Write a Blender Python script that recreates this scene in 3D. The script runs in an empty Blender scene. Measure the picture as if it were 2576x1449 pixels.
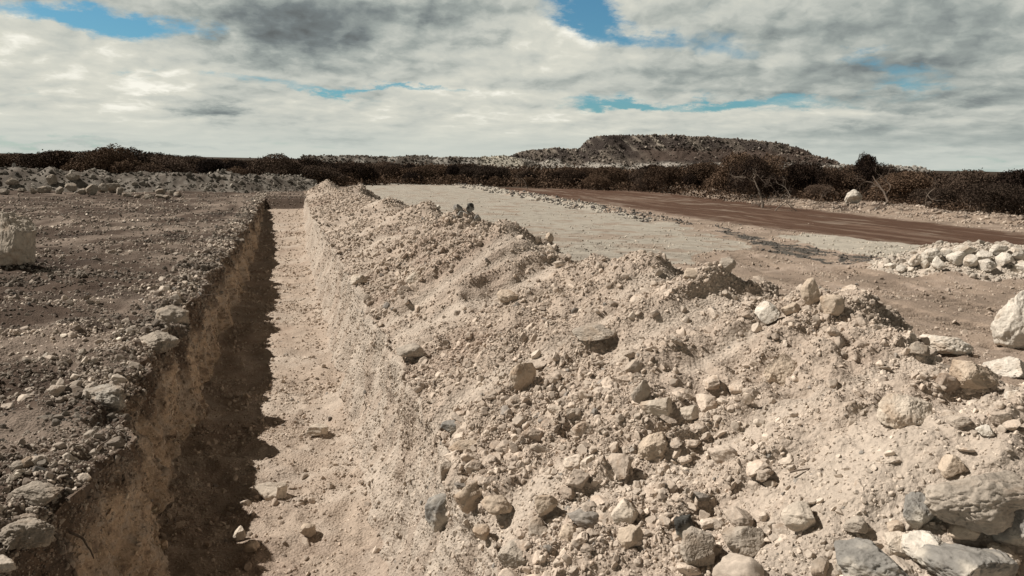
import bpy, math, random
import numpy as np
from mathutils import Matrix, Vector

# ------------------------------------------------------------------ camera, sky, sun, exposure
SC = bpy.context.scene
COL = SC.collection
R = math.radians
FPX = 760.0                       # focal length in pixels of a 1024 px wide frame
YAW, PITCH, ROLL = R(16.07), R(9.38), R(1.07)
CAM = np.array([0.0, 0.0, 2.0])
f_ = np.array([math.sin(YAW)*math.cos(PITCH), math.cos(YAW)*math.cos(PITCH), -math.sin(PITCH)])
r0 = np.array([math.cos(YAW), -math.sin(YAW), 0.0])
u0 = np.cross(r0, f_)
RT = math.cos(ROLL)*r0 + math.sin(ROLL)*u0
UP = -math.sin(ROLL)*r0 + math.cos(ROLL)*u0
FH = np.array([math.sin(YAW), math.cos(YAW), 0.0])
cam = bpy.data.cameras.new('camera')
co = bpy.data.objects.new('camera', cam); COL.objects.link(co)
cam.sensor_width = 36.0
cam.lens = 36.0*FPX/1024.0
cam.clip_start = 0.05; cam.clip_end = 20000
M = Matrix.Identity(4)
for i in range(3):
    M[i][0] = RT[i]; M[i][1] = UP[i]; M[i][2] = -f_[i]; M[i][3] = CAM[i]
co.matrix_world = M
SC.camera = co

SUN_EL = R(47)
# light comes from the left and slightly from beyond: shadows fall along the camera's right
sh = r0*math.cos(R(8)) - FH*math.sin(R(8))
to_sun = np.array([-sh[0]*math.cos(SUN_EL), -sh[1]*math.cos(SUN_EL), math.sin(SUN_EL)])
sun = bpy.data.lights.new('sun', 'SUN'); so = bpy.data.objects.new('sun', sun); COL.objects.link(so)
sun.energy = 5.0; sun.angle = R(0.5); sun.color = (1.0, 0.93, 0.84)
so.rotation_euler = Vector(to_sun).to_track_quat('Z', 'Y').to_euler()
so.location = (-20, 0, 30)

SC.view_settings.view_transform = 'Standard'
SC.view_settings.look = 'None'
SC.view_settings.gamma = 1.0
SC.view_settings.exposure = 0.22
SC.cycles.max_bounces = 4
SC.cycles.diffuse_bounces = 2
SC.cycles.glossy_bounces = 1
SC.cycles.transparent_max_bounces = 4

def K(px):                        # pixels are measured on a 2576 px wide copy of the photo
    return px/2.515625
def ray(px, py):
    d = f_*FPX + RT*(K(px)-512.0) + UP*(288.0-K(py))
    return d/np.linalg.norm(d)
def U(px, py, z=0.0):
    d = ray(px, py); t = (z-CAM[2])/d[2]
    return CAM + d*t
def proj(P):
    q = P-CAM
    dz = q@f_
    dz_ = np.where(dz > 0.05, dz, 0.05)
    return (512+FPX*(q@RT)/dz_)*2.515625, (288-FPX*(q@UP)/dz_)*2.515625, dz

# ---- node helper
class NT:
    def __init__(s, tree):
        s.t = tree; s.n = tree.nodes; s.l = tree.links
    def new(s, typ, **kw):
        n = s.n.new(typ)
        for k, v in kw.items(): setattr(n, k, v)
        return n
    def put(s, sock, v):
        if isinstance(v, bpy.types.NodeSocket): s.l.new(v, sock)
        elif v is not None: sock.default_value = v
    def math(s, op, a, b=None, c=None, clamp=False):
        n = s.new('ShaderNodeMath', operation=op, use_clamp=clamp)
        s.put(n.inputs[0], a); s.put(n.inputs[1], b)
        if c is not None: s.put(n.inputs[2], c)
        return n.outputs[0]
    def vmath(s, op, a, b=None):
        n = s.new('ShaderNodeVectorMath', operation=op)
        s.put(n.inputs[0], a)
        if b is not None: s.put(n.inputs[1], b)
        return n.outputs[0]
    def noise(s, vec, scale, detail=4, rough=.5, dist=0.0, col=False):
        n = s.new('ShaderNodeTexNoise')
        s.put(n.inputs['Vector'], vec); s.put(n.inputs['Scale'], scale); s.put(n.inputs['Detail'], detail)
        s.put(n.inputs['Roughness'], rough); s.put(n.inputs['Distortion'], dist)
        return n.outputs['Color' if col else 'Fac']
    def ramp(s, fac, stops, interp='LINEAR'):
        n = s.new('ShaderNodeValToRGB'); n.color_ramp.interpolation = interp
        e = n.color_ramp.elements
        while len(e) > 1: e.remove(e[-1])
        e[0].position = stops[0][0]; e[0].color = cc(stops[0][1])
        for p, c in stops[1:]:
            q = e.new(p); q.color = cc(c)
        s.put(n.inputs[0], fac); return n.outputs[0]
    def smooth(s, x, a, b):
        n = s.new('ShaderNodeMapRange', interpolation_type='SMOOTHSTEP')
        s.put(n.inputs[0], x); n.inputs[1].default_value = a; n.inputs[2].default_value = b
        n.inputs[3].default_value = 0; n.inputs[4].default_value = 1
        return n.outputs[0]
    def mix(s, f, a, b, mode='MIX'):
        n = s.new('ShaderNodeMix', data_type='RGBA', blend_type=mode)
        s.put(n.inputs[0], f)
        s.put(n.inputs[6], cc(a) if not isinstance(a, bpy.types.NodeSocket) else a)
        s.put(n.inputs[7], cc(b) if not isinstance(b, bpy.types.NodeSocket) else b)
        return n.outputs[2]
def cc(c):
    if isinstance(c, (int, float)): return (c, c, c, 1)
    return (c[0], c[1], c[2], 1)

# ---- world: Nishita sky with procedural broken cloud, laid out by compass direction
W = bpy.data.worlds.new('World'); SC.world = W; W.use_nodes = True
W.node_tree.nodes.clear()
W.cycles.sampling_method = 'MANUAL'; W.cycles.sample_map_resolution = 256
t = NT(W.node_tree)
sky = t.new('ShaderNodeTexSky', sky_type='NISHITA'); sky.sun_disc = False
sky.sun_elevation = SUN_EL
sky.sun_rotation = math.atan2(to_sun[0], to_sun[1])
sky.dust_density = 0.6; sky.ozone_density = 2.0; sky.air_density = 1.0
skyc = t.vmath('MULTIPLY', sky.outputs[0], (0.036, 0.064, 0.070))
tc = t.new('ShaderNodeTexCoord')
sep = t.new('ShaderNodeSeparateXYZ'); t.put(sep.inputs[0], tc.outputs['Generated'])
dx, dy, dz = sep.outputs
az = t.math('ARCTAN2', dx, dy)
el = t.math('ARCSINE', dz)
az = t.math('MULTIPLY', az, 57.2958); el = t.math('MULTIPLY', el, 57.2958)
zz = t.math('ADD', t.math('MAXIMUM', dz, 0.0), 0.26)
comb = t.new('ShaderNodeCombineXYZ')
t.put(comb.inputs[0], t.math('DIVIDE', dx, zz)); t.put(comb.inputs[1], t.math('DIVIDE', dy, zz)); comb.inputs[2].default_value = 3.7
pl = comb.outputs[0]
# warp of the lobes
wn = t.noise(pl, 2.6, 9, .68, 0, True)
ws = t.new('ShaderNodeSeparateXYZ'); t.put(ws.inputs[0], wn)
azw = t.math('ADD', az, t.math('MULTIPLY', t.math('SUBTRACT', ws.outputs[0], .5), 11.0))
elw = t.math('ADD', el, t.math('MULTIPLY', t.math('SUBTRACT', ws.outputs[1], .5), 4.5))
def ae(px, py):
    d = ray(px, py); return math.degrees(math.atan2(d[0], d[1])), math.degrees(math.asin(d[2]))
def lobes(lst):
    acc = None
    for px, py, sx, sy, w in lst:
        a, e = ae(px, py)
        sa = sx/1912*57.3; se = sy/1912*57.3
        q = t.math('ADD', t.math('POWER', t.math('DIVIDE', t.math('SUBTRACT', azw, a), sa), 2.0),
                   t.math('POWER', t.math('DIVIDE', t.math('SUBTRACT', elw, e), se), 2.0))
        g = t.math('MULTIPLY', t.math('EXPONENT', t.math('MULTIPLY', q, -1.0)), w)
        acc = g if acc is None else t.math('ADD', acc, g)
    return acc
# negative coverage = blue gaps
gap = lobes([(180, 45, 230, 26, 1.0), (400, 90, 120, 30, .55), (1480, 35, 75, 65, 1.0), (1590, 90, 120, 22, .7), (1800, 135, 110, 25, .4),
             (2190, 128, 90, 22, .75), (2300, 175, 120, 20, .75), (2100, 150, 120, 16, .4), (2290, 215, 140, 14, .5), (1750, 262, 300, 12, .6), (2000, 250, 330, 10, .35), (980, 225, 270, 9, .75), (560, 190, 260, 10, .45),
             (150, 355, 250, 12, .55), (60, 240, 60, 20, .35), (2530, 415, 160, 18, .3), (1520, 250, 120, 14, .4)])
dark = lobes([(790, 80, 260, 66, 1.1), (1020, 15, 240, 34, .9), (600, 60, 150, 60, .6), (520, 278, 75, 20, .95), (370, 240, 60, 12, .35),
              (2050, 70, 330, 70, .45), (2450, 70, 220, 110, .42), (2150, 180, 400, 46, .45), (1950, 245, 200, 14, .45), (2330, 250, 180, 14, .45), (1700, 185, 160, 18, .3),
              (1250, 100, 110, 12, .35), (2250, 355, 280, 40, .42), (2500, 300, 160, 70, .3), (860, 350, 120, 18, .35), (1350, 215, 180, 26, .3), (300, 365, 260, 8, .35), (2160, 330, 60, 16, .3), (1600, 300, 150, 20, .3)])
light = lobes([(110, 120, 190, 60, 1.0), (280, 190, 160, 45, .7), (1340, 60, 180, 60, .5), (1050, 150, 160, 50, .5), (420, 260, 200, 40, .3), (700, 300, 240, 60, .3),
               (1500, 340, 80, 14, .5), (1900, 310, 60, 14, .5), (1200, 300, 240, 60, .35), (1130, 230, 200, 15, .4), (2330, 178, 60, 12, .4), (2560, 190, 90, 18, .3)])
eq = t.math('MULTIPLY', t.math('LOGARITHM', t.math('ADD', t.math('MAXIMUM', el, 0.0), 2.2), 2.71828), 3.9)
cq = t.new('ShaderNodeCombineXYZ'); t.put(cq.inputs[0], t.math('MULTIPLY', az, .185)); t.put(cq.inputs[1], eq); cq.inputs[2].default_value = 1.3
P0 = cq.outputs[0]
P0 = t.vmath('ADD', P0, t.vmath('MULTIPLY', t.vmath('SUBTRACT', t.noise(P0, 1.6, 5, .6, 0, True), (.5, .5, .5)), (.55, .40, .4)))
def puffs(Pv):
    n = t.noise(Pv, .55, 7, .56)
    v = t.new('ShaderNodeTexVoronoi', feature='F1', normalize=True)
    t.put(v.inputs['Vector'], Pv); v.inputs['Scale'].default_value = 1.05; v.inputs['Detail'].default_value = 3.0
    v.inputs['Roughness'].default_value = .55
    return t.math('ADD', t.math('MULTIPLY', t.math('SUBTRACT', n, .5), 1.7), t.math('MULTIPLY', t.math('SUBTRACT', .42, v.outputs['Distance']), 1.05))
dA = puffs(P0); dB_ = puffs(t.vmath('ADD', P0, (-.13, .20, 0)))
cov = t.math('ADD', dA, .52)
cov = t.math('SUBTRACT', cov, t.math('MULTIPLY', gap, .95))
cov = t.math('ADD', cov, t.math('MULTIPLY', t.math('ADD', dark, light), .30))
cm = t.smooth(cov, -.08, .52)
rel = t.math('MULTIPLY', t.math('SUBTRACT', dA, dB_), .85)
n2 = t.noise(P0, .45, 5, .5)
fadeh = t.math('MULTIPLY_ADD', t.smooth(el, .3, 4.0), .65, .35)
sh_ = t.math('ADD', t.math('MULTIPLY', t.math('SUBTRACT', n2, .5), .6), rel)
sh_ = t.math('ADD', .69, t.math('MULTIPLY', sh_, fadeh))
sh_ = t.math('SUBTRACT', sh_, t.math('MULTIPLY', dark, .44))
sh_ = t.math('ADD', sh_, t.math('MULTIPLY', light, .15))
cl = t.ramp(sh_, [(0.0, (.11, .12, .12)), (.20, (.165, .188, .19)), (.42, (.30, .33, .31)), (.62, (.47, .485, .44)), (.85, (.60, .595, .52)), (1.0, (.82, .80, .71))])
hz = t.smooth(el, 3.5, 0.0)
mixn = t.mix(cm, skyc, cl)
mixn = t.mix(t.math('MULTIPLY', hz, .45), mixn, (.50, .55, .51))
# added unseen cloud deck above the frame, dims ambient light and deepens shadows
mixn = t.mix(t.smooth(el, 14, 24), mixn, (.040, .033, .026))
# overhead the added deck leaves one flat dark warm tone that warms the shade
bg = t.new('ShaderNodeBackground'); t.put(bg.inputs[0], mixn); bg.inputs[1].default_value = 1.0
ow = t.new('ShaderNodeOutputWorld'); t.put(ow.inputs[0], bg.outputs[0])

# ------------------------------------------------------------------ numpy tools
rng = np.random.default_rng(7)
_p = np.random.default_rng(11).permutation(256).astype(np.int32)
PERM = np.concatenate([_p, _p, _p])
_g = np.random.default_rng(12).normal(size=(256, 3)); _g /= np.linalg.norm(_g, axis=1)[:, None]
GRAD = _g.astype(np.float32)
def noise3(P):
    sh_p = P.shape[:-1]; P = P.reshape(-1, 3)
    out = np.empty(len(P), np.float32)
    for s in range(0, len(P), 400000):
        Q = P[s:s+400000]
        i = np.floor(Q).astype(np.int32); fr = (Q-i).astype(np.float32); i &= 255
        w = fr*fr*fr*(fr*(fr*6-15)+10)
        acc = np.zeros(len(Q), np.float32)
        for a in (0, 1):
            pa = PERM[i[:, 0]+a]; wx = w[:, 0] if a else 1-w[:, 0]
            for b in (0, 1):
                pb = PERM[pa+i[:, 1]+b]; wy = w[:, 1] if b else 1-w[:, 1]
                for c in (0, 1):
                    g = GRAD[PERM[pb+i[:, 2]+c]]; wz = w[:, 2] if c else 1-w[:, 2]
                    acc += wx*wy*wz*(g[:, 0]*(fr[:, 0]-a)+g[:, 1]*(fr[:, 1]-b)+g[:, 2]*(fr[:, 2]-c))
        out[s:s+400000] = acc*1.6
    return out.reshape(sh_p)
def n2d(x, y, s, seed=0):
    return noise3(np.stack([x/s, y/s, np.full_like(x, seed*7.31+.5)], -1))
def sstep(x, a, b):
    u = np.clip((x-a)/(b-a), 0, 1); return u*u*(3-2*u)

def mesh_np(name, V, F, mat, smooth=True, attrs=None, parent=None, link=True):
    me = bpy.data.meshes.new(name)
    n = len(V); k = F.shape[1]; m = len(F)
    me.vertices.add(n); me.vertices.foreach_set('co', np.ascontiguousarray(V, np.float32).ravel())
    me.loops.add(m*k); me.loops.foreach_set('vertex_index', np.ascontiguousarray(F, np.int32).ravel())
    me.polygons.add(m); me.polygons.foreach_set('loop_start', np.arange(0, m*k, k, dtype=np.int32))
    me.polygons.foreach_set('use_smooth', np.full(m, smooth, bool))
    me.update(calc_edges=True)
    for an, A in (attrs or {}).items():
        at = me.attributes.new(an, 'FLOAT_COLOR', 'POINT')
        B = np.ones((n, 4), np.float32); B[:, :3] = A
        at.data.foreach_set('color', B.ravel())
    me.materials.append(mat)
    if not link: return me
    o = bpy.data.objects.new(name, me); COL.objects.link(o)
    if parent: o.parent = parent
    return o
def tag(o, label=None, cat=None, group=None, kind=None):
    if label: o['label'] = label
    if cat: o['category'] = cat
    if group: o['group'] = group
    if kind: o['kind'] = kind
    return o

# ------------------------------------------------------------------ materials
def base_mat(name):
    m = bpy.data.materials.new(name); m.use_nodes = True; m.node_tree.nodes.clear()
    t = NT(m.node_tree)
    b = t.new('ShaderNodeBsdfPrincipled'); b.inputs['Roughness'].default_value = .95
    b.inputs['Specular IOR Level'].default_value = .12
    o = t.new('ShaderNodeOutputMaterial'); t.l.new(b.outputs[0], o.inputs[0])
    return m, t, b
def ground_mat(name, attr='col', s=1.0, bump=.012, contrast=.5):
    m, t, b = base_mat(name)
    a = t.new('ShaderNodeAttribute', attribute_name=attr)
    tc = t.new('ShaderNodeTexCoord'); v = tc.outputs['Object']
    nf = t.noise(v, 34*s, 6, .65); nm = t.noise(v, 5*s, 5, .6); nl = t.noise(v, .9*s, 4, .6)
    f = t.math('ADD', t.math('MULTIPLY', t.math('SUBTRACT', nf, .5), contrast*1.5), 1.0)
    f = t.math('ADD', f, t.math('MULTIPLY', t.math('SUBTRACT', nm, .5), contrast))
    f = t.math('ADD', f, t.math('MULTIPLY', t.math('SUBTRACT', nl, .5), contrast*.6))
    t.put(b.inputs['Base Color'], t.vmath('SCALE', a.outputs['Color']))
    n = b.inputs['Base Color'].links[0].from_node; t.put(n.inputs['Scale'], f)
    vo = t.new('ShaderNodeTexVoronoi'); t.put(vo.inputs['Vector'], v); vo.inputs['Scale'].default_value = 42*s
    h = t.math('ADD', t.math('MULTIPLY', nf, 1.0), t.math('MULTIPLY', vo.outputs['Distance'], -.55))
    h = t.math('ADD', h, t.math('MULTIPLY', nm, 1.6))
    bp = t.new('ShaderNodeBump'); bp.inputs['Distance'].default_value = bump/s; bp.inputs['Strength'].default_value = 1.0
    t.put(bp.inputs['Height'], h); t.put(b.inputs['Normal'], bp.outputs[0])
    return m
def stone_mat(name, color=None, scale=6.0, bump=.02, mottle=(.62, 1.25), dark_vein=None, attr=None, rand=False):
    m, t, b = base_mat(name)
    tc = t.new('ShaderNodeTexCoord'); v = tc.outputs['Object']
    if attr:
        a = t.new('ShaderNodeAttribute', attribute_name=attr); c = a.outputs['Color']
    elif rand:
        oi = t.new('ShaderNodeObjectInfo'); c = oi.outputs['Color']
        cb = t.new('ShaderNodeVectorMath', operation='ADD'); t.put(cb.inputs[0], v)
        t.put(cb.inputs[1], t.vmath('SCALE', (17., 9., 5.))); t.put(cb.inputs[1].links[0].from_node.inputs['Scale'], oi.outputs['Random']); v = cb.outputs[0]
    else:
        c = t.mix(0.0, color, color)
    n1 = t.noise(v, scale, 7, .62, .2); n2 = t.noise(v, scale*.28, 4, .6, .4); n3 = t.noise(v, scale*4.5, 4, .6)
    if not attr:
        c = t.mix(t.math('MULTIPLY', t.smooth(n2, .50, .66), .55), c, t.mix(1.0, c, (.62, .50, .40), 'MULTIPLY'))
    if dark_vein:
        c = t.mix(t.smooth(n2, .46, .60), c, dark_vein)
    f = t.math('MULTIPLY_ADD', n1, (mottle[1]-mottle[0])*1.6, mottle[0]-.3*(mottle[1]-mottle[0]))
    f = t.math('MULTIPLY', f, t.math('MULTIPLY_ADD', n3, .5, .75))
    t.put(b.inputs['Base Color'], t.vmath('SCALE', c)); t.put(b.inputs['Base Color'].links[0].from_node.inputs['Scale'], f)
    h = t.math('ADD', n1, t.math('MULTIPLY', n3, .35))
    bp = t.new('ShaderNodeBump'); bp.inputs['Distance'].default_value = bump
    t.put(bp.inputs['Height'], h); t.put(b.inputs['Normal'], bp.outputs[0])
    return m
MG = ground_mat('dry_soil', bump=.017, contrast=.6)
MGF = ground_mat('far_soil', s=.12, bump=.02)
MS = stone_mat('loose_stone', attr='col', scale=24, bump=.004)
MSF = stone_mat('far_stone', attr='col', scale=2, bump=.05, mottle=(.8, 1.1))
MR = stone_mat('rock_surface', rand=True, scale=11, bump=.014)
MRU = stone_mat('small_rock_surface', rand=True, scale=2.4, bump=.004)
MGREY = stone_mat('fresh_grey_rock', (.255, .242, .222), 9, .015, (.6, 1.3), (.48, .44, .38))
MDARK = stone_mat('dark_rock', (.062, .060, .055), 9, .015, (.6, 1.4), (.28, .28, .26))

# ------------------------------------------------------------------ terrain shape
TR0, TR1 = 1.9, 39.5               # trench start and end along +Y
picks = [(822, 447, 1.0), (905, 464, .98), (985, 486, 1.0), (1075, 508, 1.0), (1165, 532, 1.05), (1215, 556, 1.02), (1282, 572, 1.17),
         (1385, 606, 1.0), (1500, 628, .98), (1640, 632, 1.14), (1790, 660, 1.2), (1905, 712, 1.05), (2045, 712, 1.16), (2105, 728, 1.14), (2200, 786, 1.08),
         (2330, 850, 1.0), (2440, 888, 1.05), (2600, 930, 1.1)]
CR = np.array([np.append(U(a, b, z)[:2], z) for a, b, z in picks])
CR = CR[np.argsort(CR[:, 1])]
cy = np.concatenate([[-8, .5], CR[:, 1], [CR[-1, 1]+1.5]]); cx = np.concatenate([[3.2, 3.2], CR[:, 0], [CR[-1, 0]]]); ch = np.concatenate([[1.1, 1.1], CR[:, 2], [.0]])
_yy = np.linspace(-8, 45, 900); _cx = np.interp(_yy, cy, cx); _ch = np.interp(_yy, cy, ch)
ker = np.ones(25)/25
_cxs = np.convolve(np.pad(_cx, 12, 'edge'), ker, 'valid'); _chs = np.convolve(np.pad(_ch, 12, 'edge'), ker, 'valid')
def lipL(y): return -1.45+.05*np.sin(y*1.3)+.20*n2d(y, y*0, 1.1, 3)+.13*n2d(y, y*0, .38, 4)+.05*n2d(y, y*0, .15, 4)
def lipR(y): return .95+.10*n2d(y, y*0, .9, 5)+.05*n2d(y, y*0, .3, 6)-.36*sstep(y, 6, 34)
def depth(y):
    d = np.interp(y, [0, 12, 25, 39, 60], [1.30, 1.30, 1.12, .42, .42])
    return d*sstep(y, TR0-.5, TR0+.5)*(1-sstep(y, TR1-.9, TR1+.25))
def bank_raw(x, y):
    X = np.interp(y, _yy, _cxs, left=3.2, right=_cxs[-1]); H = np.interp(y, _yy, _chs, left=1.1, right=0)
    lr = .84-.3*sstep(y, 6, 34)
    sl = np.clip((H-.33)/np.maximum(X-lr, .6), .18, 1.0)
    d = x-X
    rid = H-.33-np.where(d < 0, -d*sl, d*.72)
    z = rid-.10*np.exp(-(d/.3)**2)
    for px, py, h in CR:
        s = np.clip((h+.02)/np.maximum(px-lr, .6), .35, 1.0)
        ddx = x-px; ddy = (y-py)
        wob = .10*n2d(x, y, .5, 9)
        dd = np.sqrt((ddx*np.where(ddx < 0, s, .78))**2+(ddy*.62)**2+.003)
        c = h-dd*(1+wob)
        c = np.maximum(c, h+.10-1.25*np.sqrt((x-px)**2+((y-py)*.85)**2+.012)*(1+.5*n2d(x, y, .28, 10)))
        k = .05; m = np.maximum(z, c)
        z = m+k*np.log1p(np.exp(-np.abs(z-c)/k))*.5
    return z
heapC = U(2500, 690, 0)[:2]; heapD = (U(2700, 700)[:2]-U(2300, 700)[:2]); heapD /= np.linalg.norm(heapD)
BL = [U(px, py)[:2] for px, py in [(-500, 474), (0, 476), (350, 478), (600, 480), (735, 478)]]     # centre line of the left rubble berm
BLh = [1.02, 1.0, .9, .92, .85]
VL = [U(px, py)[:2] for px, py in [(1640, 474), (1760, 487), (1900, 505), (2050, 520), (2200, 532), (2400, 548), (2700, 575)]]
VLh = [.25, .35, .25, .22, .32, .28, .2]
ML = [U(px, py)[:2] for px, py in [(1140, 466), (1210, 476), (1330, 496), (1480, 524), (1580, 538), (1690, 562)]]
MLh = [.12, .2, .22, .18, .12, .1]
def poly_dist(x, y, L, hs):
    best = np.full(x.shape, 1e9); hh = np.zeros(x.shape)
    for i in range(len(L)-1):
        a, b = L[i], L[i+1]; ab = b-a; l2 = ab@ab
        u = np.clip(((x-a[0])*ab[0]+(y-a[1])*ab[1])/l2, 0, 1)
        d = np.hypot(x-a[0]-u*ab[0], y-a[1]-u*ab[1])
        m = d < best; best = np.where(m, d, best); hh = np.where(m, hs[i]*(1-u)+hs[i+1]*u, hh)
    return best, hh
def inpoly(x, y, P):
    c = np.zeros(x.shape, bool); n = len(P)
    for i in range(n):
        x1, y1 = P[i]; x2, y2 = P[(i+1) % n]
        m = ((y1 > y) != (y2 > y)) & (x < (x2-x1)*(y-y1)/(y2-y1+1e-12)+x1); c ^= m
    return c
def zone_poly(pts): return [U(a, b)[:2] for a, b in pts]
ROAD = zone_poly([(1225, 473), (1450, 474), (1640, 481), (1760, 493), (1900, 507), (2150, 540), (2350, 562), (2576, 588), (2900, 622), (3100, 730), (2576, 636), (2250, 613), (1950, 577), (1750, 549), (1560, 520), (1400, 497), (1270, 482)])
TRACK = zone_poly([(870, 457), (1100, 460), (1190, 468), (1290, 490), (1480, 522), (1650, 556), (1800, 592), (1880, 628), (1700, 660), (1500, 680), (1300, 650), (1100, 600), (950, 520)])
DGRAV = zone_poly([(1800, 570), (1950, 606), (2060, 628), (2150, 642), (2260, 640), (2300, 655), (2200, 668), (2080, 664), (1920, 632), (1840, 604)])
PPATCH = zone_poly([(1960, 596), (2060, 592), (2250, 612), (2400, 640), (2300, 650), (2100, 632)])
LANES = [zone_poly([(1860, 640), (1960, 690), (2110, 740), (2300, 790), (2600, 850)]), zone_poly([(1900, 625), (2150, 690), (2400, 760), (2700, 830)]),
         zone_poly([(2050, 780), (2200, 820), (2420, 850), (2700, 900)]), zone_poly([(2300, 690), (2150, 650), (1950, 610), (1700, 560), (1500, 525), (1250, 485)])]
LANEL = [zone_poly([(-60, 650), (180, 610), (380, 585), (560, 560), (630, 525), (600, 500)]), zone_poly([(-60, 585), (200, 560), (420, 545), (540, 528), (560, 505)])]
def ground_h(x, y):
    """flat land with its low heaps, without bank and trench"""
    z = .05*n2d(x, y, 3.5, 21)+.03*n2d(x, y, 1.4, 22)
    rr_ = np.hypot(x, y); z = z-.0085*np.maximum(rr_-62, 0)      # the plain falls away gently
    m = .38*np.exp(-((x/1.3)**2+((y+.1)/1.15)**2)**1.3)         # the small mound the camera stands on
    z = z+m
    d, h = poly_dist(x, y, BL, BLh)
    lump = 1+.22*n2d(x, y, 1.3, 31)+.16*n2d(x, y, .6, 32)
    z = np.maximum(z, h*lump*sstep(2.6-d, 0, 2.3)*1.04)
    d, h = poly_dist(x, y, VL, VLh)
    z = z+h*sstep(2.2-d, 0, 2.2)*(1+.5*n2d(x, y, 1.1, 33))
    d, h = poly_dist(x, y, ML, MLh)
    z = z+h*sstep(.9-d, 0, .9)*(1+.6*n2d(x, y, .7, 34))
    q = np.stack([x-heapC[0], y-heapC[1]], -1); a = q@heapD; b = q@np.array([-heapD[1], heapD[0]])
    z = z+.52*np.exp(-((a/2.1)**4+(b/1.1)**2))*(1+.3*n2d(x, y, .5, 35))
    for L in LANES[:3]:
        d, s = poly_dist(x, y, L, [0]*len(L))
        ln = L[-1]-L[0]; ln = ln/np.linalg.norm(ln)
        s = x*ln[0]+y*ln[1]
        z = z+(-.045+.04*np.sin(s*2*math.pi/.28+1.2*n2d(x, y, 1.2, 36)))*sstep(.34-d, 0, .08)*sstep(n2d(x, y, 1.3, 37), -.25, .1)
    return z

# ---- grid: columns follow the cross-section, rows run along the trench
def grow(start, step, ratio, end):
    o = [start]
    while o[-1] < end: o.append(o[-1]+max(step, ratio*(o[-1])))
    return np.array(o)
sL = grow(0, .014, .0055, 60); sL = np.concatenate([sL, 60*1.12**np.arange(1, 40)])
sR = np.concatenate([np.arange(0, 3.6, .015), 3.6+grow(0, .022, .0060, 70), 75*1.12**np.arange(1, 38)])
ys = [1.2]
while ys[-1] < 52: ys.append(ys[-1]+max(.010, .0050*ys[-1]))
while ys[-1] < 6000: ys.append(ys[-1]*1.045)
YS = np.concatenate([[-40, -20, -10, -7, -5, -4, -3, -2.3, -1.7, -1.2, -.8, -.4, 0, .2, .4, .6, .75, .9, 1.0, 1.1], np.array(ys)])
nW, nF = 95, 150
uL = np.linspace(0, 1, nW); uF = np.linspace(0, 1, nF+1)[1:]; uR = np.linspace(0, 1, nW+1)[1:]
nr = len(YS); Yc = YS[:, None]
lL = lipL(YS)[:, None]; lR = lipR(YS)[:, None]; D = depth(YS)[:, None]
dn = np.clip(D/1.3, .02, 1)
fL = lL+(.14*dn); fR = lR-(.34*dn)
xl = lL-sL[None, ::-1][:, :-1]
cols_x = [xl]; reg = [np.zeros(xl.shape[1], int)]
xw = lL+(fL-lL)*uL[None, :]**1.6; cols_x.append(xw); reg.append(np.full(nW, 1))
xf = fL+(fR-fL)*uF[None, :]; cols_x.append(xf); reg.append(np.full(nF, 2))
xr = fR+(lR-fR)*(1-(1-uR[None, :])**1.4); cols_x.append(xr); reg.append(np.full(nW, 3))
xb = lR+sR[None, 1:]; cols_x.append(xb); reg.append(np.full(xb.shape[1], 4))
X = np.concatenate(cols_x, 1).astype(np.float64); REG = np.concatenate(reg)[None, :].repeat(nr, 0); Y = np.repeat(Yc, X.shape[1], 1)
g0 = ground_h(X, Y)
zb = np.full(X.shape, -9.0)
mb = (X > .2) & (X < 9) & (Y < 45)
zb[mb] = np.maximum(bank_raw(X[mb], Y[mb]), np.where((X[mb] < np.interp(Y[mb], _yy, _cxs)) & (Y[mb] < 38), .10+.08*n2d(X[mb], Y[mb], .5, 12), -9))
fade = sstep(X, lR-.02, lR+.22)
k = .06
def smax(a, b, k): 
    m = np.maximum(a, b); return m+k*np.log1p(np.exp(-np.abs(a-b)/k))*.6
ZB = np.where(mb, smax(g0, zb, k), g0)
Z = g0*1.0
onbank = X >= lR-1e-6
Z = np.where(onbank, g0+(ZB-g0)*fade, g0)
Z = Z-.10*sstep(X, lL-.22, lL)*np.where(X < lL+1e-6, 1, 0)*dn
rim = Z[np.arange(nr), np.argmax(REG == 1, 1)][:, None]
icR = int(np.argmax(REG[0] == 4)); rimR = Z[:, icR][:, None]
# walls and floor
ULf = np.zeros(X.shape)
c1 = sL.size-1
fl_un = .05*n2d(X, Y, .9, 41)+.03*n2d(X, Y, .3, 42)+.05*np.cos((X+.25)*1.9)-.04
zf = g0*0-D+fl_un*dn+ (g0*(1-dn))+dn*(.16*np.exp(-np.maximum(fR-X, 0)/.22)+.10*np.exp(-np.maximum(X-fL, 0)/.16))
zw = rim+(zf-rim)*(np.clip((X-lL)/(fL-lL), 0, 1)**.62)
zwr = zf+(rimR-zf)*(np.clip((X-fR)/(lR-fR), 0, 1)**1.5)
Z = np.where(REG == 1, rim+(zf-rim)*uL_full if False else Z, Z)
iw = np.where(REG[0] == 1)[0]; iff = np.where(REG[0] == 2)[0]; ir = np.where(REG[0] == 3)[0]
Z[:, iw] = rim+(zf[:, iw]-rim)*uL[None, :]
Z[:, iff] = zf[:, iff]
Z[:, ir] = zf[:, ir]+(rimR-zf[:, ir])*uR[None, :]
P = np.stack([X, Y, Z], -1)
def gnormals(P):
    du = np.gradient(P, axis=1); dv = np.gradient(P, axis=0)
    n = np.cross(du, dv); n /= np.linalg.norm(n, axis=-1)[..., None]+1e-12
    return n
N = gnormals(P)
dist = np.linalg.norm(P-CAM, axis=-1)
su = np.linalg.norm(np.gradient(P, axis=1), axis=-1); sv = np.linalg.norm(np.gradient(P, axis=0), axis=-1)
sp = np.maximum(su, sv)
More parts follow.
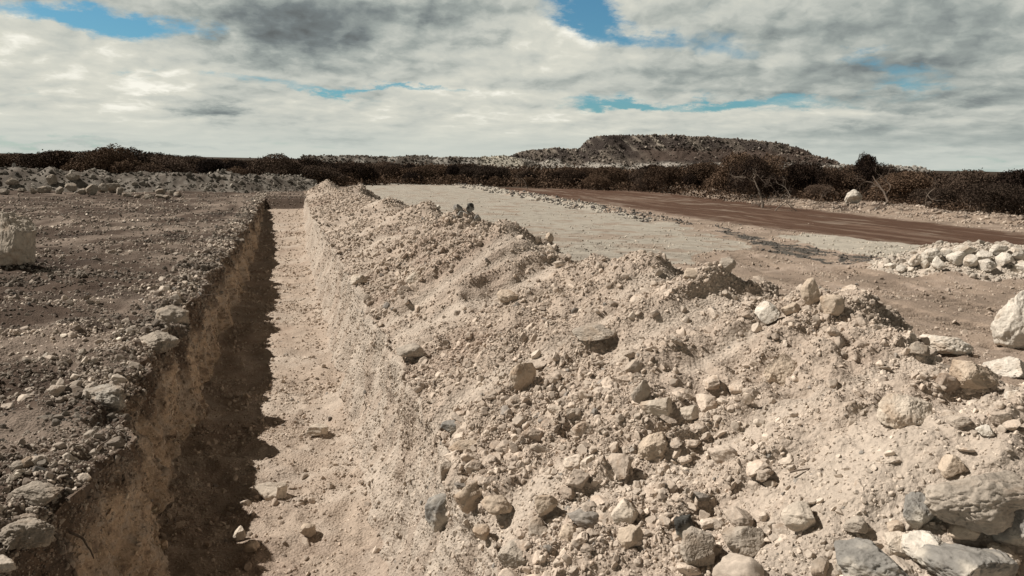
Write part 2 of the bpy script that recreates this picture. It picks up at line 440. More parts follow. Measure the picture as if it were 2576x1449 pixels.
# ---- zones
wx = X+.5*n2d(X, Y, 1.6, 51)+.22*n2d(X, Y, .5, 52); wy = Y+.9*n2d(X, Y, 1.8, 53)+.35*n2d(X, Y, .6, 54)
m_road = inpoly(wx, wy+.9*n2d(X, Y, .7, 59)+.5*n2d(X, Y*2, .3, 60), ROAD); f_road = sum(inpoly(X+a_*n2d(X, Y, 1.1, 130+k_)+.5*n2d(X, Y, .3, 140+k_), Y+1.5*a_*n2d(X, Y, 1.3, 150+k_)+.6*n2d(X, Y, .35, 160+k_), ROAD)*1.0 for k_, a_ in enumerate((.2, .5, .8, 1.1, 1.5, 2.0)))/6
m_road = (f_road > .45); m_track = inpoly(wx, wy, TRACK); m_dg = inpoly(wx+.25*n2d(X, Y, .25, 57), wy+.5*n2d(X, Y, .3, 56), DGRAV) & (n2d(X, Y, .45, 58) > -.28); m_pp = inpoly(wx, wy, PPATCH)
dB, _ = poly_dist(X, Y, BL, BLh); dV, _ = poly_dist(wx, wy, VL, VLh); dM, _ = poly_dist(wx, wy, ML, MLh)
q = np.stack([X-heapC[0], Y-heapC[1]], -1); ha = q@heapD; hb = q@np.array([-heapD[1], heapD[0]])
m_heap = ((ha/2.5)**2+(hb/1.35)**2+.5*n2d(X, Y, .6, 55)) < 1.0
m_bank = (REG == 4) & mb & ((ZB-g0 > .05) | ((X < np.interp(Y, _yy, _cxs)) & (Y < 37.5) & (Y > 1)))
GFR, BER, TRN, BNK, ROD, TRK, HEA = range(7)
zone = np.full(X.shape, GFR)
zone[(REG >= 1) & (REG <= 3) & (D > .03)] = TRN
zone[m_road & (REG == 4)] = ROD
zone[m_track & (REG == 4)] = TRK
zone[m_bank & ~((zone == TRK) & (ZB-g0 < .12))] = BNK
zone[dB < 2.5] = BER
# ---- colour
def c3(*a): return np.array(a, float)
C_FIELD = c3(.084, .061, .047); C_FIELD2 = c3(.215, .172, .140); C_DARK = c3(.034, .023, .018)
C_BANK = c3(.405, .335, .275); C_BANK2 = c3(.32, .245, .195); C_PALE = c3(.480, .415, .350)
C_FLOOR = c3(.385, .315, .255); C_WALL = c3(.50, .390, .290); C_ROAD = c3(.092, .053, .036); C_ROAD2 = c3(.150, .100, .074)
C_TRACK = c3(.36, .330, .280); C_TAN = c3(.290, .228, .180); C_HEATH = c3(.040, .029, .020)
def lerp(a, b, f): return a+(b-a)*f[..., None]
one = np.ones(X.shape+(1,))
s1 = n2d(X, Y*2.2, 3.0, 61); s2 = n2d(X, Y, 1.0, 62); s3 = n2d(X, Y, .35, 63)
colA = lerp(one*C_FIELD, C_FIELD2, sstep(s1+.55*s2+.4*s3+.25*sstep(-X, 4, 0)+.15*sstep(Y, 14, 5), -.05, .75))
colA = lerp(colA, C_DARK, sstep(s2-.6*s1+.4*s3, .30, .75)*.7)
right = lerp(one*C_TAN, C_FIELD2*1.6, sstep(s1+s3, 0, .6))
right = lerp(right, C_TAN*.72, sstep(s2-s1+.5*s3, .1, .8)*.7)
colA = np.where((REG == 4)[..., None], right, colA)
tr = n2d(wx, wy, 2.2, 64); 
roadline = np.array(ROAD[7])-np.array(ROAD[1]); roadline /= np.linalg.norm(roadline)
ra = X*roadline[0]+Y*roadline[1]; rb = -X*roadline[1]+Y*roadline[0]
st = noise3(np.stack([ra/9, rb/.55, ra*0+2.2], -1))+.6*noise3(np.stack([ra/4, rb/.22, ra*0+5.2], -1))
colR = lerp(one*C_ROAD, C_ROAD2, sstep(st, -.1, .6)); colR = lerp(colR, C_TAN*.75, sstep(st*.8+tr*1.1+.4*s3, .22, .85)*.75)
colA = lerp(colA, colR, f_road*(REG == 4))
near_road = (REG == 4) & (Y > 10) & ~m_road
nT = sstep(Y, 26, 9)
colT = lerp(one*C_TRACK, C_TAN*.95, sstep(s2+s3*.6+.3*s1+.35*nT, .1, .7)*.8); colT = lerp(colT, C_DARK*1.9, sstep(s3-s2+.3*nT, .35, .8)*.25)
colA = np.where((zone == TRK)[..., None], colT, colA)
colA = np.where((m_dg & (REG == 4))[..., None], lerp(one*c3(.085, .078, .068), C_TAN*.8, sstep(s3+s2, .1, .6)), colA)
colA = np.where((m_pp & (REG == 4))[..., None], C_TRACK*1.1*one, colA)
colA = np.where((m_heap)[..., None], C_PALE*one, colA)
_wv = .12*n2d(X, Y, .8, 69)
fall = noise3(np.stack([(Y-.12*X+_wv)/.42, (X+.12*Y)/3.2, X*0+1.7], -1))+.45*noise3(np.stack([(Y-.12*X+_wv)/.15, (X+.12*Y)/1.5, X*0+8.7], -1))    # streaks that run down the face of the bank
colB = lerp(one*C_BANK, C_BANK2, sstep(n2d(X, Y, 1.5, 65)+.5*s3, .15, .8)*.7)
colB = lerp(colB, C_PALE, sstep(fall, .05, .4)*.7)
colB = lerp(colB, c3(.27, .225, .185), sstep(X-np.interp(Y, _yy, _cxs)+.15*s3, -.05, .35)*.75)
nearr = sstep(Y, 4.5, 2.2)*sstep(X, 1.5, 2.4)
colB = lerp(colB, C_PALE, nearr*.45)
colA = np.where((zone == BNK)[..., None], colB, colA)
colA = np.where((dB < 2.6)[..., None], lerp(one*c3(.115, .098, .082), c3(.21, .19, .165), sstep(s2+s3, -.2, .6)), colA)
colA = np.where(((dV < 2.0) & (REG == 4))[..., None], lerp(one*C_TAN, C_FIELD, sstep(s3+s2, -.1, .5)), colA)
fl = lerp(one*C_FLOOR, C_BANK2, sstep(s2+s3*.6, .1, .7)*.6); fl = lerp(fl, C_PALE*.95, sstep(s1+s3*.7, .15, .7)*.6)
colA = np.where(((REG == 2) & (D > .03))[..., None], fl, colA)
zw_ = noise3(np.stack([X*0+.3, Y/.22, Z/.7], -1))+.5*noise3(np.stack([X*0+.3, Y/.08, Z/.3], -1))
topb = sstep(Z+.30*n2d(Y, X*0, .5, 67)+.12*n2d(Y, Z, .15, 68), -.62, -.25)
wl = lerp(one*C_WALL, C_PALE*.85, sstep(zw_, .0, .6)*.65); chip = noise3(P/.11+4.2)+.8*noise3(P/.045+1.2); wl = lerp(wl, C_PALE, sstep(chip, .15, .6)*.75); wl = lerp(wl, C_BANK2*.42, sstep(-chip, .15, .65)*.7); wl = lerp(wl, C_DARK*1.8, topb*.80)
colA = np.where(((REG == 1) & (D > .03))[..., None], wl, colA)
wr = lerp(one*C_PALE*.93, C_BANK*.95, sstep(zw_, -.1, .4)*.9)
colA = np.where(((REG == 3) & (D > .03))[..., None], wr, colA)
far = sstep(dist, 52, 66)*((dV > 2.2) | (dist > 75))
far = np.where((zone == ROD) | (zone == TRK), 0, far)
colA = lerp(colA, C_HEATH, far)
# ---- fine relief, each octave faded where the grid is too coarse to carry it
rough = np.full(X.shape, 1.0)
rough[zone == ROD] = .45; rough[zone == TRK] = .18; rough[zone == BNK] = 2.3; rough[REG == 2] = 1.5; rough[zone == BER] = 3.4; rough[REG == 1] = 2.5; rough[REG == 3] = 1.5
rough[(zone == GFR) & (REG == 0)] = 1.9; rough[(zone == GFR) & (REG == 4)] = 1.0; lane = np.full(X.shape, 9.0)
for L in LANES: lane = np.minimum(lane, poly_dist(X, Y, L, [0]*len(L))[0])
lanl = np.full(X.shape, 9.0)
for L in LANEL: lanl = np.minimum(lanl, poly_dist(X+.3*n2d(X, Y, 1.5, 91), Y+.4*n2d(X, Y, 2.5, 92), L, [0]*len(L))[0])
lanl = np.where(REG == 0, lanl, 9.0)
rough[m_heap] = 1.6; rough[zone == BER] = 3.4; rough[(dV < 2.0) & (REG == 4)] = 1.2
rough = rough*(1-.75*sstep(lane, .5, .3)*(REG == 4)*(zone != BNK))*(1-.5*sstep(lanl, .5, .2))
colA = lerp(colA, C_FIELD2*1.15, sstep(lanl+.25*s3, .45, .1)*.6)
smooth_st = np.where(zone == BNK, 1.15-.85*sstep(fall, .0, .40), 1)
d = np.zeros(X.shape)
for wl_, amp, sd in ((.9, .050, 71), (.38, .036, 72), (.17, .030, 73), (.08, .021, 74), (.04, .011, 75)):
    msk = sstep(wl_/np.maximum(sp, 1e-4), 1.8, 4.5)
    nz = noise3(P/wl_+sd*3.3)
    if wl_ < .5: nz = .55*np.sign(nz)*np.abs(nz)**.8+.75*(.32-np.abs(noise3(P/(wl_*1.15)+sd*5.7)))
    w_ = msk*amp
    if wl_ > .5: w_ = w_*np.where(REG == 2, .4, 1)
    else: w_ = w_*smooth_st
    d += nz*w_*rough
# down-slope runnels on the bank face
d += np.where(zone == BNK, -.11*np.clip(fall, -.5, .5), 0)
d += np.where((REG == 1) | (REG == 3), .07*noise3(np.stack([X*0+.7, Y/.30, Z/1.1], -1))*dn, 0)
endw = (REG == 2) & (Y > TR1-.9) & (Y < TR1+.5)
colA[endw] = C_FIELD
side = np.clip(d, -.3, .35)
P = P+N*side[..., None]
N = gnormals(P)
F_i = (np.arange(nr-1)[:, None]*X.shape[1]+np.arange(X.shape[1]-1)[None, :])
F_all = np.stack([F_i, F_i+1, F_i+1+X.shape[1], F_i+X.shape[1]], -1).reshape(-1, 4)
fz = zone[:-1, :-1].ravel()
Vf = P.reshape(-1, 3); Cf = colA.reshape(-1, 3).astype(np.float32)
names = {GFR: ('ground', 'brown stony open ground scraped flat beside the trench'), BER: ('rubble_berm', 'long low berm of broken grey limestone along the back of the field'),
         TRN: ('trench', 'straight sandy trench cut through limestone with its left half in shadow'), BNK: ('spoil_bank', 'long pale bank of crumbly spoil heaped beside the trench'),
         ROD: ('dirt_road', 'smooth red brown dirt road in front of the scrub'), TRK: ('gravel_track', 'pale compacted gravel track behind the spoil bank')}
for zid, (nm, lb) in names.items():
    Fz = F_all[fz == zid]
    if not len(Fz): continue
    u, inv = np.unique(Fz.ravel(), return_inverse=True)
    o = mesh_np(nm, Vf[u], inv.reshape(-1, 4), MG, True, {'col': Cf[u]})
    tag(o, lb, None, None, 'structure')

# ------------------------------------------------------------------ rock shapes
def ico(sub):
    g = (1+5**.5)/2
    V = np.array([(-1, g, 0), (1, g, 0), (-1, -g, 0), (1, -g, 0), (0, -1, g), (0, 1, g), (0, -1, -g), (0, 1, -g), (g, 0, -1), (g, 0, 1), (-g, 0, -1), (-g, 0, 1)], float)
    F = np.array([(0, 11, 5), (0, 5, 1), (0, 1, 7), (0, 7, 10), (0, 10, 11), (1, 5, 9), (5, 11, 4), (11, 10, 2), (10, 7, 6), (7, 1, 8), (3, 9, 4), (3, 4, 2), (3, 2, 6), (3, 6, 8), (3, 8, 9), (4, 9, 5), (2, 4, 11), (6, 2, 10), (8, 6, 7), (9, 8, 1)])
    V /= np.linalg.norm(V, axis=1)[:, None]
    for _ in range(sub):
        E = np.concatenate([F[:, [0, 1]], F[:, [1, 2]], F[:, [2, 0]]]); E.sort(1)
        u, inv = np.unique(E, axis=0, return_inverse=True); inv = inv.ravel()
        m = V[u[:, 0]]+V[u[:, 1]]; m /= np.linalg.norm(m, axis=1)[:, None]
        n = len(V); k = len(F); a, b, c = inv[:k]+n, inv[k:2*k]+n, inv[2*k:]+n
        V = np.concatenate([V, m])
        F = np.concatenate([np.stack([F[:, 0], a, c], 1), np.stack([F[:, 1], b, a], 1), np.stack([F[:, 2], c, b], 1), np.stack([a, b, c], 1)])
    return V, F
ICO = {s: ico(s) for s in range(0, 6)}
def rock_v(sub, seed, cuts=11, ab=(1, .8, .65), nz=.07, low=.52, high=.92):
    r = np.random.default_rng(seed)
    V = ICO[sub][0].copy()
    V = V*(1+.22*noise3(V*1.1+seed*3.1)[:, None])
    for _ in range(cuts):
        n = r.normal(size=3); n /= np.linalg.norm(n); o = r.uniform(low, high)
        V -= np.maximum(V@n-o, 0)[:, None]*n*.96
    if sub >= 3:
        V = V*(1+nz*noise3(V*2.6+seed)[:, None]+nz*.6*noise3(V*6+seed*2)[:, None]+(nz*.35*noise3(V*14+seed*2)[:, None] if sub >= 4 else 0))
    if sub >= 4:
        cr = np.abs(noise3(V*3.1+seed*5.5)); V = V*(1-.05*(1-sstep(cr, 0, .10)))[:, None]
        V = V*(1-.022*(1-sstep(np.abs(noise3(V*7.5+seed*1.7)), 0, .12)))[:, None]
        V = V+.010*np.stack([noise3(V*18+seed+k) for k in (0, 9, 21)], 1)
    V = V*np.array(ab)
    return V/np.abs(V).max()
def rots(n, r, tilt=None):
    q = r.normal(size=(n, 4)); q /= np.linalg.norm(q, axis=1)[:, None]
    w, x, y, z = q.T
    return np.stack([np.stack([1-2*(y*y+z*z), 2*(x*y-z*w), 2*(x*z+y*w)], -1), np.stack([2*(x*y+z*w), 1-2*(x*x+z*z), 2*(y*z-x*w)], -1), np.stack([2*(x*z-y*w), 2*(y*z+x*w), 1-2*(x*x+y*y)], -1)], 1)
def stones_mesh(name, pos, size, colr, sub, r, mat, nvar=14, label=None, smooth=False):
    Vs, Fs, Cs = [], [], []
    Fp = ICO[sub][1]; off = 0
    which = r.integers(0, nvar, len(pos)); Rm = rots(len(pos), r)
    for v in range(nvar):
        m = which == v
        if not m.any(): continue
        ab = (1, r.uniform(.6, 1), r.uniform(.42, .85))
        V = rock_v(sub, 900+v+sub*50, 9 if sub < 3 else 12, ab, .07, .5, .9)
        k = m.sum()
        W_ = np.einsum('kij,vj->kvi', Rm[m], V)*(size[m]*.5)[:, None, None]+pos[m][:, None, :]
        Vs.append(W_.reshape(-1, 3)); Fs.append((Fp[None]+(np.arange(k)*len(V))[:, None, None]+off).reshape(-1, 3))
        Cs.append(np.repeat(colr[m], len(V), 0)); off += k*len(V)
    o = mesh_np(name, np.concatenate(Vs), np.concatenate(Fs), mat, smooth, {'col': np.concatenate(Cs)})
    return o

# ------------------------------------------------------------------ loose stones, drawn from the surface itself
area = su*sv
pxx, pyy, pdz = proj(P.reshape(-1, 3)); pxx = pxx.reshape(X.shape); pyy = pyy.reshape(X.shape); pdz = pdz.reshape(X.shape)
inview = (pdz > .3) & (pxx > -260) & (pxx < 2840) & (pyy < 1650) & (pyy > 200) & (dist < 75)
kz = np.zeros(X.shape); rm = np.full(X.shape, .12)
kz[zone == GFR] = .24; rm[zone == GFR] = .13
clump = sstep(n2d(X, Y*2.0, 1.6, 81)+.6*n2d(X, Y, .5, 82), -.25, .45)
kz[(REG == 0)] *= (.35+1.3*clump[REG == 0])
gr = (zone == GFR) & (REG == 4); kz[gr] = .13*(.15+1.6*clump[gr]); rm[gr] = .10
kz *= 1-.75*sstep(lanl, .5, .2); kz[(REG == 4) & (lane < .4)] *= .35
kz[zone == ROD] = .02*(clump[zone == ROD]); rm[zone == ROD] = .06
kz[zone == TRK] = (.02+.08*sstep(Y, 24, 10))[zone == TRK]*(.2+1.3*clump[zone == TRK]); rm[zone == TRK] = .10
kz[m_dg & (REG == 4)] = .13; rm[m_dg & (REG == 4)] = .12
kz[(dM < .75) & (REG == 4)] = .26; rm[(dM < .75) & (REG == 4)] = .26
kz[(dV < 2.2) & (REG == 4)] = .22; rm[(dV < 2.2) & (REG == 4)] = .26
kz[m_heap] = .6; rm[m_heap] = .20
kz[zone == BER] = .26; rm[zone == BER] = .45
bk = zone == BNK
cresty = np.interp(Y, _yy, _cxs)
rocky = sstep(-fall*1.5+.30*n2d(X, Y, .7, 83)+.35*n2d(X, Y, .25, 84), -.25, .5)
kz[bk] = (.09+.66*rocky[bk]+.30*np.exp(-((X-cresty)[bk]/.35)**2)+.7*np.exp(-((X-1.55)[bk]/.5)**2)*sstep(Y, 9, 4)[bk]*sstep(n2d(X, Y, .6, 85), -.3, .2)[bk]); _lc = (np.exp(-((X-1.6)/.7)**2)*sstep(Y, 6.5, 4.0))[bk]; kz[bk] = kz[bk]+.22*_lc; rm[bk] = .155+.06*_lc
q2 = (REG == 2) & (zone == TRN); kz[q2] = .20*(.3+1.5*clump[q2]); rm[q2] = .12
wz = sstep(Z, -.55, -.1)
q2 = (REG == 1) & (zone == TRN); kz[q2] = (.14+.45*wz[q2]); rm[q2] = .11
q2 = (REG == 3) & (zone == TRN); kz[q2] = (.16+.10*wz[q2]); rm[q2] = .06
nearlip = (REG == 0) & (X > lL-.55); kz[nearlip] += .30; rm[nearlip] = .20
rmin = np.maximum(.011, dist*.0021)
rmin = np.where(REG == 0, np.maximum(rmin, dist*.0026), rmin)
lam = np.where(inview, kz*area/rmin**2, 0).ravel()
TOT = int(lam.sum()); print('stones', TOT, flush=True)
TOT = min(TOT, 330000)
cdf = np.cumsum(lam); cdf /= cdf[-1]
idx = np.searchsorted(cdf, rng.random(TOT)); 
rr = (rmin.ravel()[idx])*rng.random(TOT)**(-1/np.where((zone.ravel()[idx] == BER) | ((zone.ravel()[idx] == BNK) & (X.ravel()[idx] < 2.4) & (Y.ravel()[idx] < 5.5)), 2.25, 2.5))
ok = rr < rm.ravel()[idx]*rng.uniform(.75, 1.15, TOT)
idx, rr = idx[ok], rr[ok]
Vn = N.reshape(-1, 3)[idx]
jit = (rng.random((len(idx), 2))-.5)
du_ = np.gradient(P, axis=1).reshape(-1, 3)[idx]; dv_ = np.gradient(P, axis=0).reshape(-1, 3)[idx]
pos = Vf[idx]+du_*jit[:, :1]+dv_*jit[:, 1:]+Vn*(rr*rng.uniform(-.22, .20, len(rr)))[:, None]
zi = zone.ravel()[idx]; ri = REG.ravel()[idx]
basec = Cf[idx].astype(float)
pale = np.array([.52, .455, .385])
mixf = rng.random(len(idx))
w_ = np.clip(mixf*1.1, 0, 1)[:, None]
colr = basec*(1-w_*.5)+pale*w_*.5
colr[ri == 0] = colr[ri == 0]*.66+.46*pale*rng.uniform(.1, 1.3, (np.sum(ri == 0), 1))**1.5
nl_ = nearlip.ravel()[idx] & (rng.random(len(idx)) < .45); colr[nl_] = pale*rng.uniform(.45, .9, (nl_.sum(), 1))
colr *= rng.uniform(.85, 1.40, (len(idx), 1)); colr = np.minimum(colr, [.66, .59, .51])
grey = (rng.random(len(idx)) < .018)
colr[grey] = colr[grey]*.4+np.array([.17, .17, .165])*.6
mm = (dM.ravel()[idx] < .75) & (ri == 4) & (rng.random(len(idx)) < .6); colr[mm] = np.array([.12, .11, .10])*rng.uniform(.6, 1.5, (mm.sum(), 1))
hm = m_heap.ravel()[idx]; colr[hm] = np.array([.54, .48, .41])*rng.uniform(.65, 1.1, (hm.sum(), 1))
bm_ = zi == BER; colr[bm_] = np.array([.22, .20, .172])*rng.uniform(.5, 1.5, (bm_.sum(), 1))
dgm = (m_dg & (REG == 4)).ravel()[idx]; colr[dgm] = np.array([.11, .10, .09])*rng.uniform(.6, 1.8, (dgm.sum(), 1))
pn = n2d(pos[:, 0], pos[:, 1]*2.4, 2.6, 88)+.5*n2d(pos[:, 0], pos[:, 1]*2, .9, 89)
f0 = (ri == 0); colr[f0] *= (.60+.75*sstep(pn, -.5, .6))[f0][:, None]
tone = colr.mean(1)
di = np.linalg.norm(pos-CAM, axis=1)
ppx = rr/di*FPX                       # size in render pixels
pass
sx, sy, sz = proj(pos)
vis = (sx > 0) & (sx < 2576) & (sy < 1449) & (sz > 0)
score = np.where(vis, ppx, 0)
NIND = 215
order = np.argsort(-score)[:NIND]
ind = np.zeros(len(idx), bool); ind[order] = True
rest = ~ind
big = rest & (ppx > 9); mid = rest & (ppx > 3.6) & ~big; sm = rest & ~big & ~mid
print('individual min px', score[order[-1]], 'big', big.sum(), 'mid', mid.sum(), 'small', sm.sum())
o = stones_mesh('rubble', pos[big], rr[big], colr[big], 3, rng, MS, smooth=True); tag(o, 'fist sized tan stones strewn over the spoil bank and field', 'rubble', None, 'stuff')
o = stones_mesh('gravel', pos[mid], rr[mid], colr[mid], 2, rng, MS); tag(o, 'coarse pale gravel scattered over bank, field and trench', 'gravel', None, 'stuff')
o = stones_mesh('grit', pos[sm], rr[sm], colr[sm], 1, rng, MS); tag(o, 'fine chips of limestone over all the bare ground', 'grit', None, 'stuff')

# ------------------------------------------------------------------ rocks of their own
PROTO = []
for i in range(18):
    r_ = np.random.default_rng(300+i)
    V = rock_v(4, 300+i, 12, (1, r_.uniform(.65, .95), r_.uniform(.45, .8)), .08, .5, .9)
    PROTO.append((mesh_np('rock', V, ICO[4][1], MRU, True, link=False), V))
def surf_at(px, py):
    m = (np.abs(pxx-px) < 14) & (np.abs(pyy-py) < 14) & (pdz > .3)
    ii = np.where(m.ravel())[0]
    if not len(ii): return U(px, py, 0), np.array([0, 0, 1.0])
    dd = dist.ravel()[ii]; near = ii[dd < dd.min()+.25+dd.min()*.03]
    e = (pxx.ravel()[near]-px)**2+(pyy.ravel()[near]-py)**2
    j = near[np.argmin(e)]
    return Vf[j].copy(), N.reshape(-1, 3)[j]
LAND = []
TONES = {'pale': (.56, .49, .41), 'white': (.62, .57, .50), 'tan': (.50, .415, .33), 'grey': (.40, .350, .295)}
def feature(name, px, py, wpx, hpx, label, tone='pale', seed=1, rz=0.0, ratio=.8, mat=None, cuts=10, group=None, sink=.22, cat=None, low=.5, tilt=0.0, short=None, nz=.07):
    """px, py: where the middle of the rock is seen; wpx, hpx: its size on the 2576 px copy"""
    b, n = surf_at(px, py+hpx*.32)
    dd = (b-CAM)@f_
    w = wpx/1912*dd; h = hpx/1912*dd
    V = rock_v(5 if wpx > 90 else 4, seed*13+5, cuts, (1, ratio, h/w*1.02), nz, low, .93)
    ext = V.max(0)-V.min(0)
    V = V*np.array([w/ext[0], w*ratio/ext[1], h/ext[2]*1.06])
    o = mesh_np(name, V, ICO[5 if wpx > 90 else 4][1], mat or MR, True)
    up = np.array([0, 0, 1.0])*.75+n*.25
    o.location = b+up/np.linalg.norm(up)*h*(.5-sink)
    o.rotation_euler = (R(tilt), 0, -YAW+R(rz))
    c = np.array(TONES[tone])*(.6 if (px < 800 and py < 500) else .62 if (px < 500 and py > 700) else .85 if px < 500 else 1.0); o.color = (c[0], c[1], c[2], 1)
    tag(o, label, cat or name.replace('_', ' '), group)
    LAND.append((px, py, short or label, o))
    return o
B = 'boulder'
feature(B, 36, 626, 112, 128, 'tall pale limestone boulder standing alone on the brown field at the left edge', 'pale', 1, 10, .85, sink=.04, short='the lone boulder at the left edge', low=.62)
feature(B, 2136, 486, 42, 40, 'round white boulder in front of the scrub on the right verge', 'white', 2, 0, .9, sink=.1, short='the white boulder on the right verge', low=.6)
feature(B, 2560, 812, 128, 175, 'big smooth pale boulder at the right edge behind the bank', 'white', 3, -30, .9, sink=.2, short='the big pale boulder at the right edge', low=.7, cuts=7)
feature(B, 2372, 866, 130, 50, 'flat whitish slab behind the bank crest near the right edge', 'white', 4, 0, .9, sink=.2, short='the whitish slab behind the crest')
feature(B, 2540, 925, 110, 60, 'pale block under the big boulder at the right edge', 'white', 5, 15, .9, sink=.2, short='the pale block under the big boulder')
feature(B, 2432, 942, 112, 72, 'angular tan block jutting from the bank crest on the right', 'tan', 6, -15, .85, sink=.1, short='the angular block on the crest', cuts=8, low=.42)
feature(B, 1968, 925, 92, 88, 'crusty tan lump of rock half way up the bank, right of centre', 'tan', 7, 25, .9, sink=.2, short='the crusty lump half way up the bank')
feature(B, 1040, 888, 72, 42, 'rounded grey rock on the upper left part of the bank', 'grey', 8, 0, .8, sink=.15, short='the rounded grey rock on the upper bank')
feature(B, 1105, 1290, 88, 84, 'dark blue grey boulder at the foot of the bank beside the trench', 'grey', 9, 30, .9, MGREY, cuts=9, sink=.12, short='the blue grey boulder', low=.5)
feature(B, 1187, 1248, 76, 78, 'knobbly tan rock leaning on the blue grey boulder', 'tan', 10, 0, .85, sink=.08, short='the knobbly rock on the blue grey boulder')
feature(B, 1258, 1268, 84, 56, 'squat oval tan rock, second right of the blue grey boulder', 'tan', 11, 5, .85, sink=.12, short='the squat oval rock')
feature(B, 1368, 1262, 62, 54, 'broken tan rock among stones right of the squat oval rock', 'tan', 12, 20, .9, sink=.12, short='the broken rock right of the oval one')
feature(B, 1302, 1402, 96, 70, 'craggy grey rock near the bottom edge under the stone cluster', 'grey', 13, -10, .9, sink=.15, short='the craggy rock near the bottom edge')
feature(B, 1572, 1290, 70, 62, 'whitish rock with a flat top low on the bank, centre', 'pale', 14, 0, .85, sink=.15, short='the whitish flat topped rock')
feature(B, 1588, 1355, 66, 66, 'rounded tan rock just below the whitish flat topped rock', 'tan', 15, 0, .85, sink=.15, short='the rounded rock below the flat topped one')
feature(B, 1752, 1372, 96, 100, 'greenish grey rounded boulder low on the bank, right of centre', 'grey', 16, 0, .9, sink=.22, short='the greenish grey boulder', mat=None)
feature(B, 1718, 1322, 60, 58, 'dark split rock overhanging the greenish grey boulder', 'grey', 17, 40, .8, MDARK, sink=.1, short='the dark split rock', cuts=7)
feature(B, 1875, 1350, 110, 62, 'half buried grey tan rock right of the greenish grey boulder', 'grey', 18, 0, .9, sink=.3, short='the half buried grey tan rock')
feature(B, 2012, 1300, 88, 68, 'pale round rock alone on smooth dust low on the bank', 'pale', 19, 0, .85, sink=.18, short='the pale round rock on smooth dust')
feature(B, 1320, 948, 68, 76, 'pointed tan rock leaning on the bank above the middle', 'tan', 20, 20, .6, sink=.12, short='the pointed leaning rock', cuts=8)
feature(B, 1618, 985, 50, 66, 'upright grey brown rock beside a smooth dust streak', 'grey', 21, 10, .7, sink=.15, short='the upright rock beside the dust streak')
feature(B, 1660, 1018, 90, 46, 'long pale rock lying right of the upright rock', 'pale', 22, 10, .7, sink=.15, short='the long pale rock')
feature(B, 1730, 1030, 52, 40, 'smooth oval pale stone set in dust, centre of the bank', 'pale', 23, 0, .8, sink=.25, short='the smooth oval stone')
feature(B, 1650, 1125, 96, 66, 'bulky tan rock above loose stones, middle of the bank', 'tan', 24, 15, .8, sink=.15, short='the bulky rock mid bank')
feature(B, 1185, 1128, 94, 34, 'thin pointed slab sticking out over the trench side of the bank', 'tan', 25, 10, .6, sink=.0, short='the thin pointed slab', cuts=7)
feature(B, 1130, 1188, 46, 60, 'upright dark tan rock between the thin slab and the blue grey boulder', 'grey', 26, 30, .8, sink=.12, short='the upright dark rock')
feature(B, 1148, 1072, 76, 40, 'blue grey chip of fresh rock above the thin pointed slab', 'grey', 27, 5, .7, MGREY, sink=.2, short='the blue grey chip')
feature(B, 2280, 1030, 120, 88, 'broad low rock with a shaded grey face below the angular block', 'pale', 28, 10, .9, sink=.3, short='the broad low rock', cuts=7)
feature(B, 2470, 1240, 300, 130, 'huge pale grey slab with a shaded front in the lower right corner', 'grey', 29, 22, .62, sink=.2, short='the huge slab lower right', cuts=8, low=.45, tilt=6)
feature(B, 2312, 1282, 95, 92, 'rounded blue grey rock pinned by the left end of the huge slab', 'grey', 30, 0, .9, MGREY, sink=.18, short='the blue grey rock under the slab')
feature(B, 2545, 1330, 110, 120, 'mottled grey and white rock at the right edge below the huge slab', 'grey', 31, 0, .8, MGREY, sink=.2, short='the mottled rock at the right edge')
feature(B, 2190, 1425, 190, 120, 'long grey sharp edged rock at the bottom edge, right side', 'grey', 32, -20, .7, MGREY, sink=.15, short='the sharp edged grey rock at the bottom', cuts=7, low=.42)
feature(B, 2430, 1425, 240, 120, 'wide speckled grey white rock at the bottom right corner', 'grey', 33, 10, .8, MGREY, sink=.15, short='the speckled rock in the bottom corner', cuts=8)
feature(B, 2330, 1380, 110, 70, 'pale worn rock between the bottom corner rocks and the huge slab', 'white', 34, 0, .9, sink=.2, short='the pale worn rock')
feature(B, 2060, 1430, 60, 56, 'small grey white rock at the bottom edge left of the sharp edged one', 'grey', 35, 0, .9, sink=.1, short='the small grey white rock')
feature(B, 684, 1236, 84, 48, 'pitted cream rock casting a shadow on the trench floor', 'pale', 36, -8, .75, sink=.12, short='the pitted rock on the trench floor')
feature(B, 602, 1348, 38, 38, 'pale rounded cobble at the edge of shade on the trench floor', 'pale', 37, 0, .9, sink=.06, short='the pale cobble in the trench')
feature(B, 632, 1378, 40, 30, 'squarish cobble right of the pale cobble on the trench floor', 'tan', 38, 20, .9, sink=.06, short='the squarish cobble in the trench', cuts=7)
feature(B, 775, 1340, 42, 34, 'rounded tan cobble in full sun near the bottom of the trench', 'tan', 39, 0, .9, sink=.06, short='the sunlit cobble in the trench')
feature(B, 800, 1082, 56, 28, 'long low stone on the sunny side of the trench floor', 'pale', 40, 10, .6, sink=.1, short='the long low stone in the trench')
feature(B, 390, 850, 130, 50, 'wide crumbly pale slab on the left rim of the trench', 'pale', 41, -25, .8, sink=.36, short='the wide slab on the left rim', nz=.12)
feature(B, 440, 790, 90, 56, 'lumpy pale rock behind the wide slab on the left rim', 'pale', 42, 0, .8, sink=.36, short='the lumpy rock on the left rim', nz=.12)
feature(B, 262, 985, 125, 62, 'cracked white slab overhanging the left rim of the trench', 'white', 43, -20, .8, sink=.36, short='the cracked white slab on the left rim', nz=.12)
feature(B, 285, 1050, 70, 44, 'pale rounded rock just below the cracked white slab', 'pale', 44, 0, .8, sink=.36, short='the pale rock below the cracked slab')
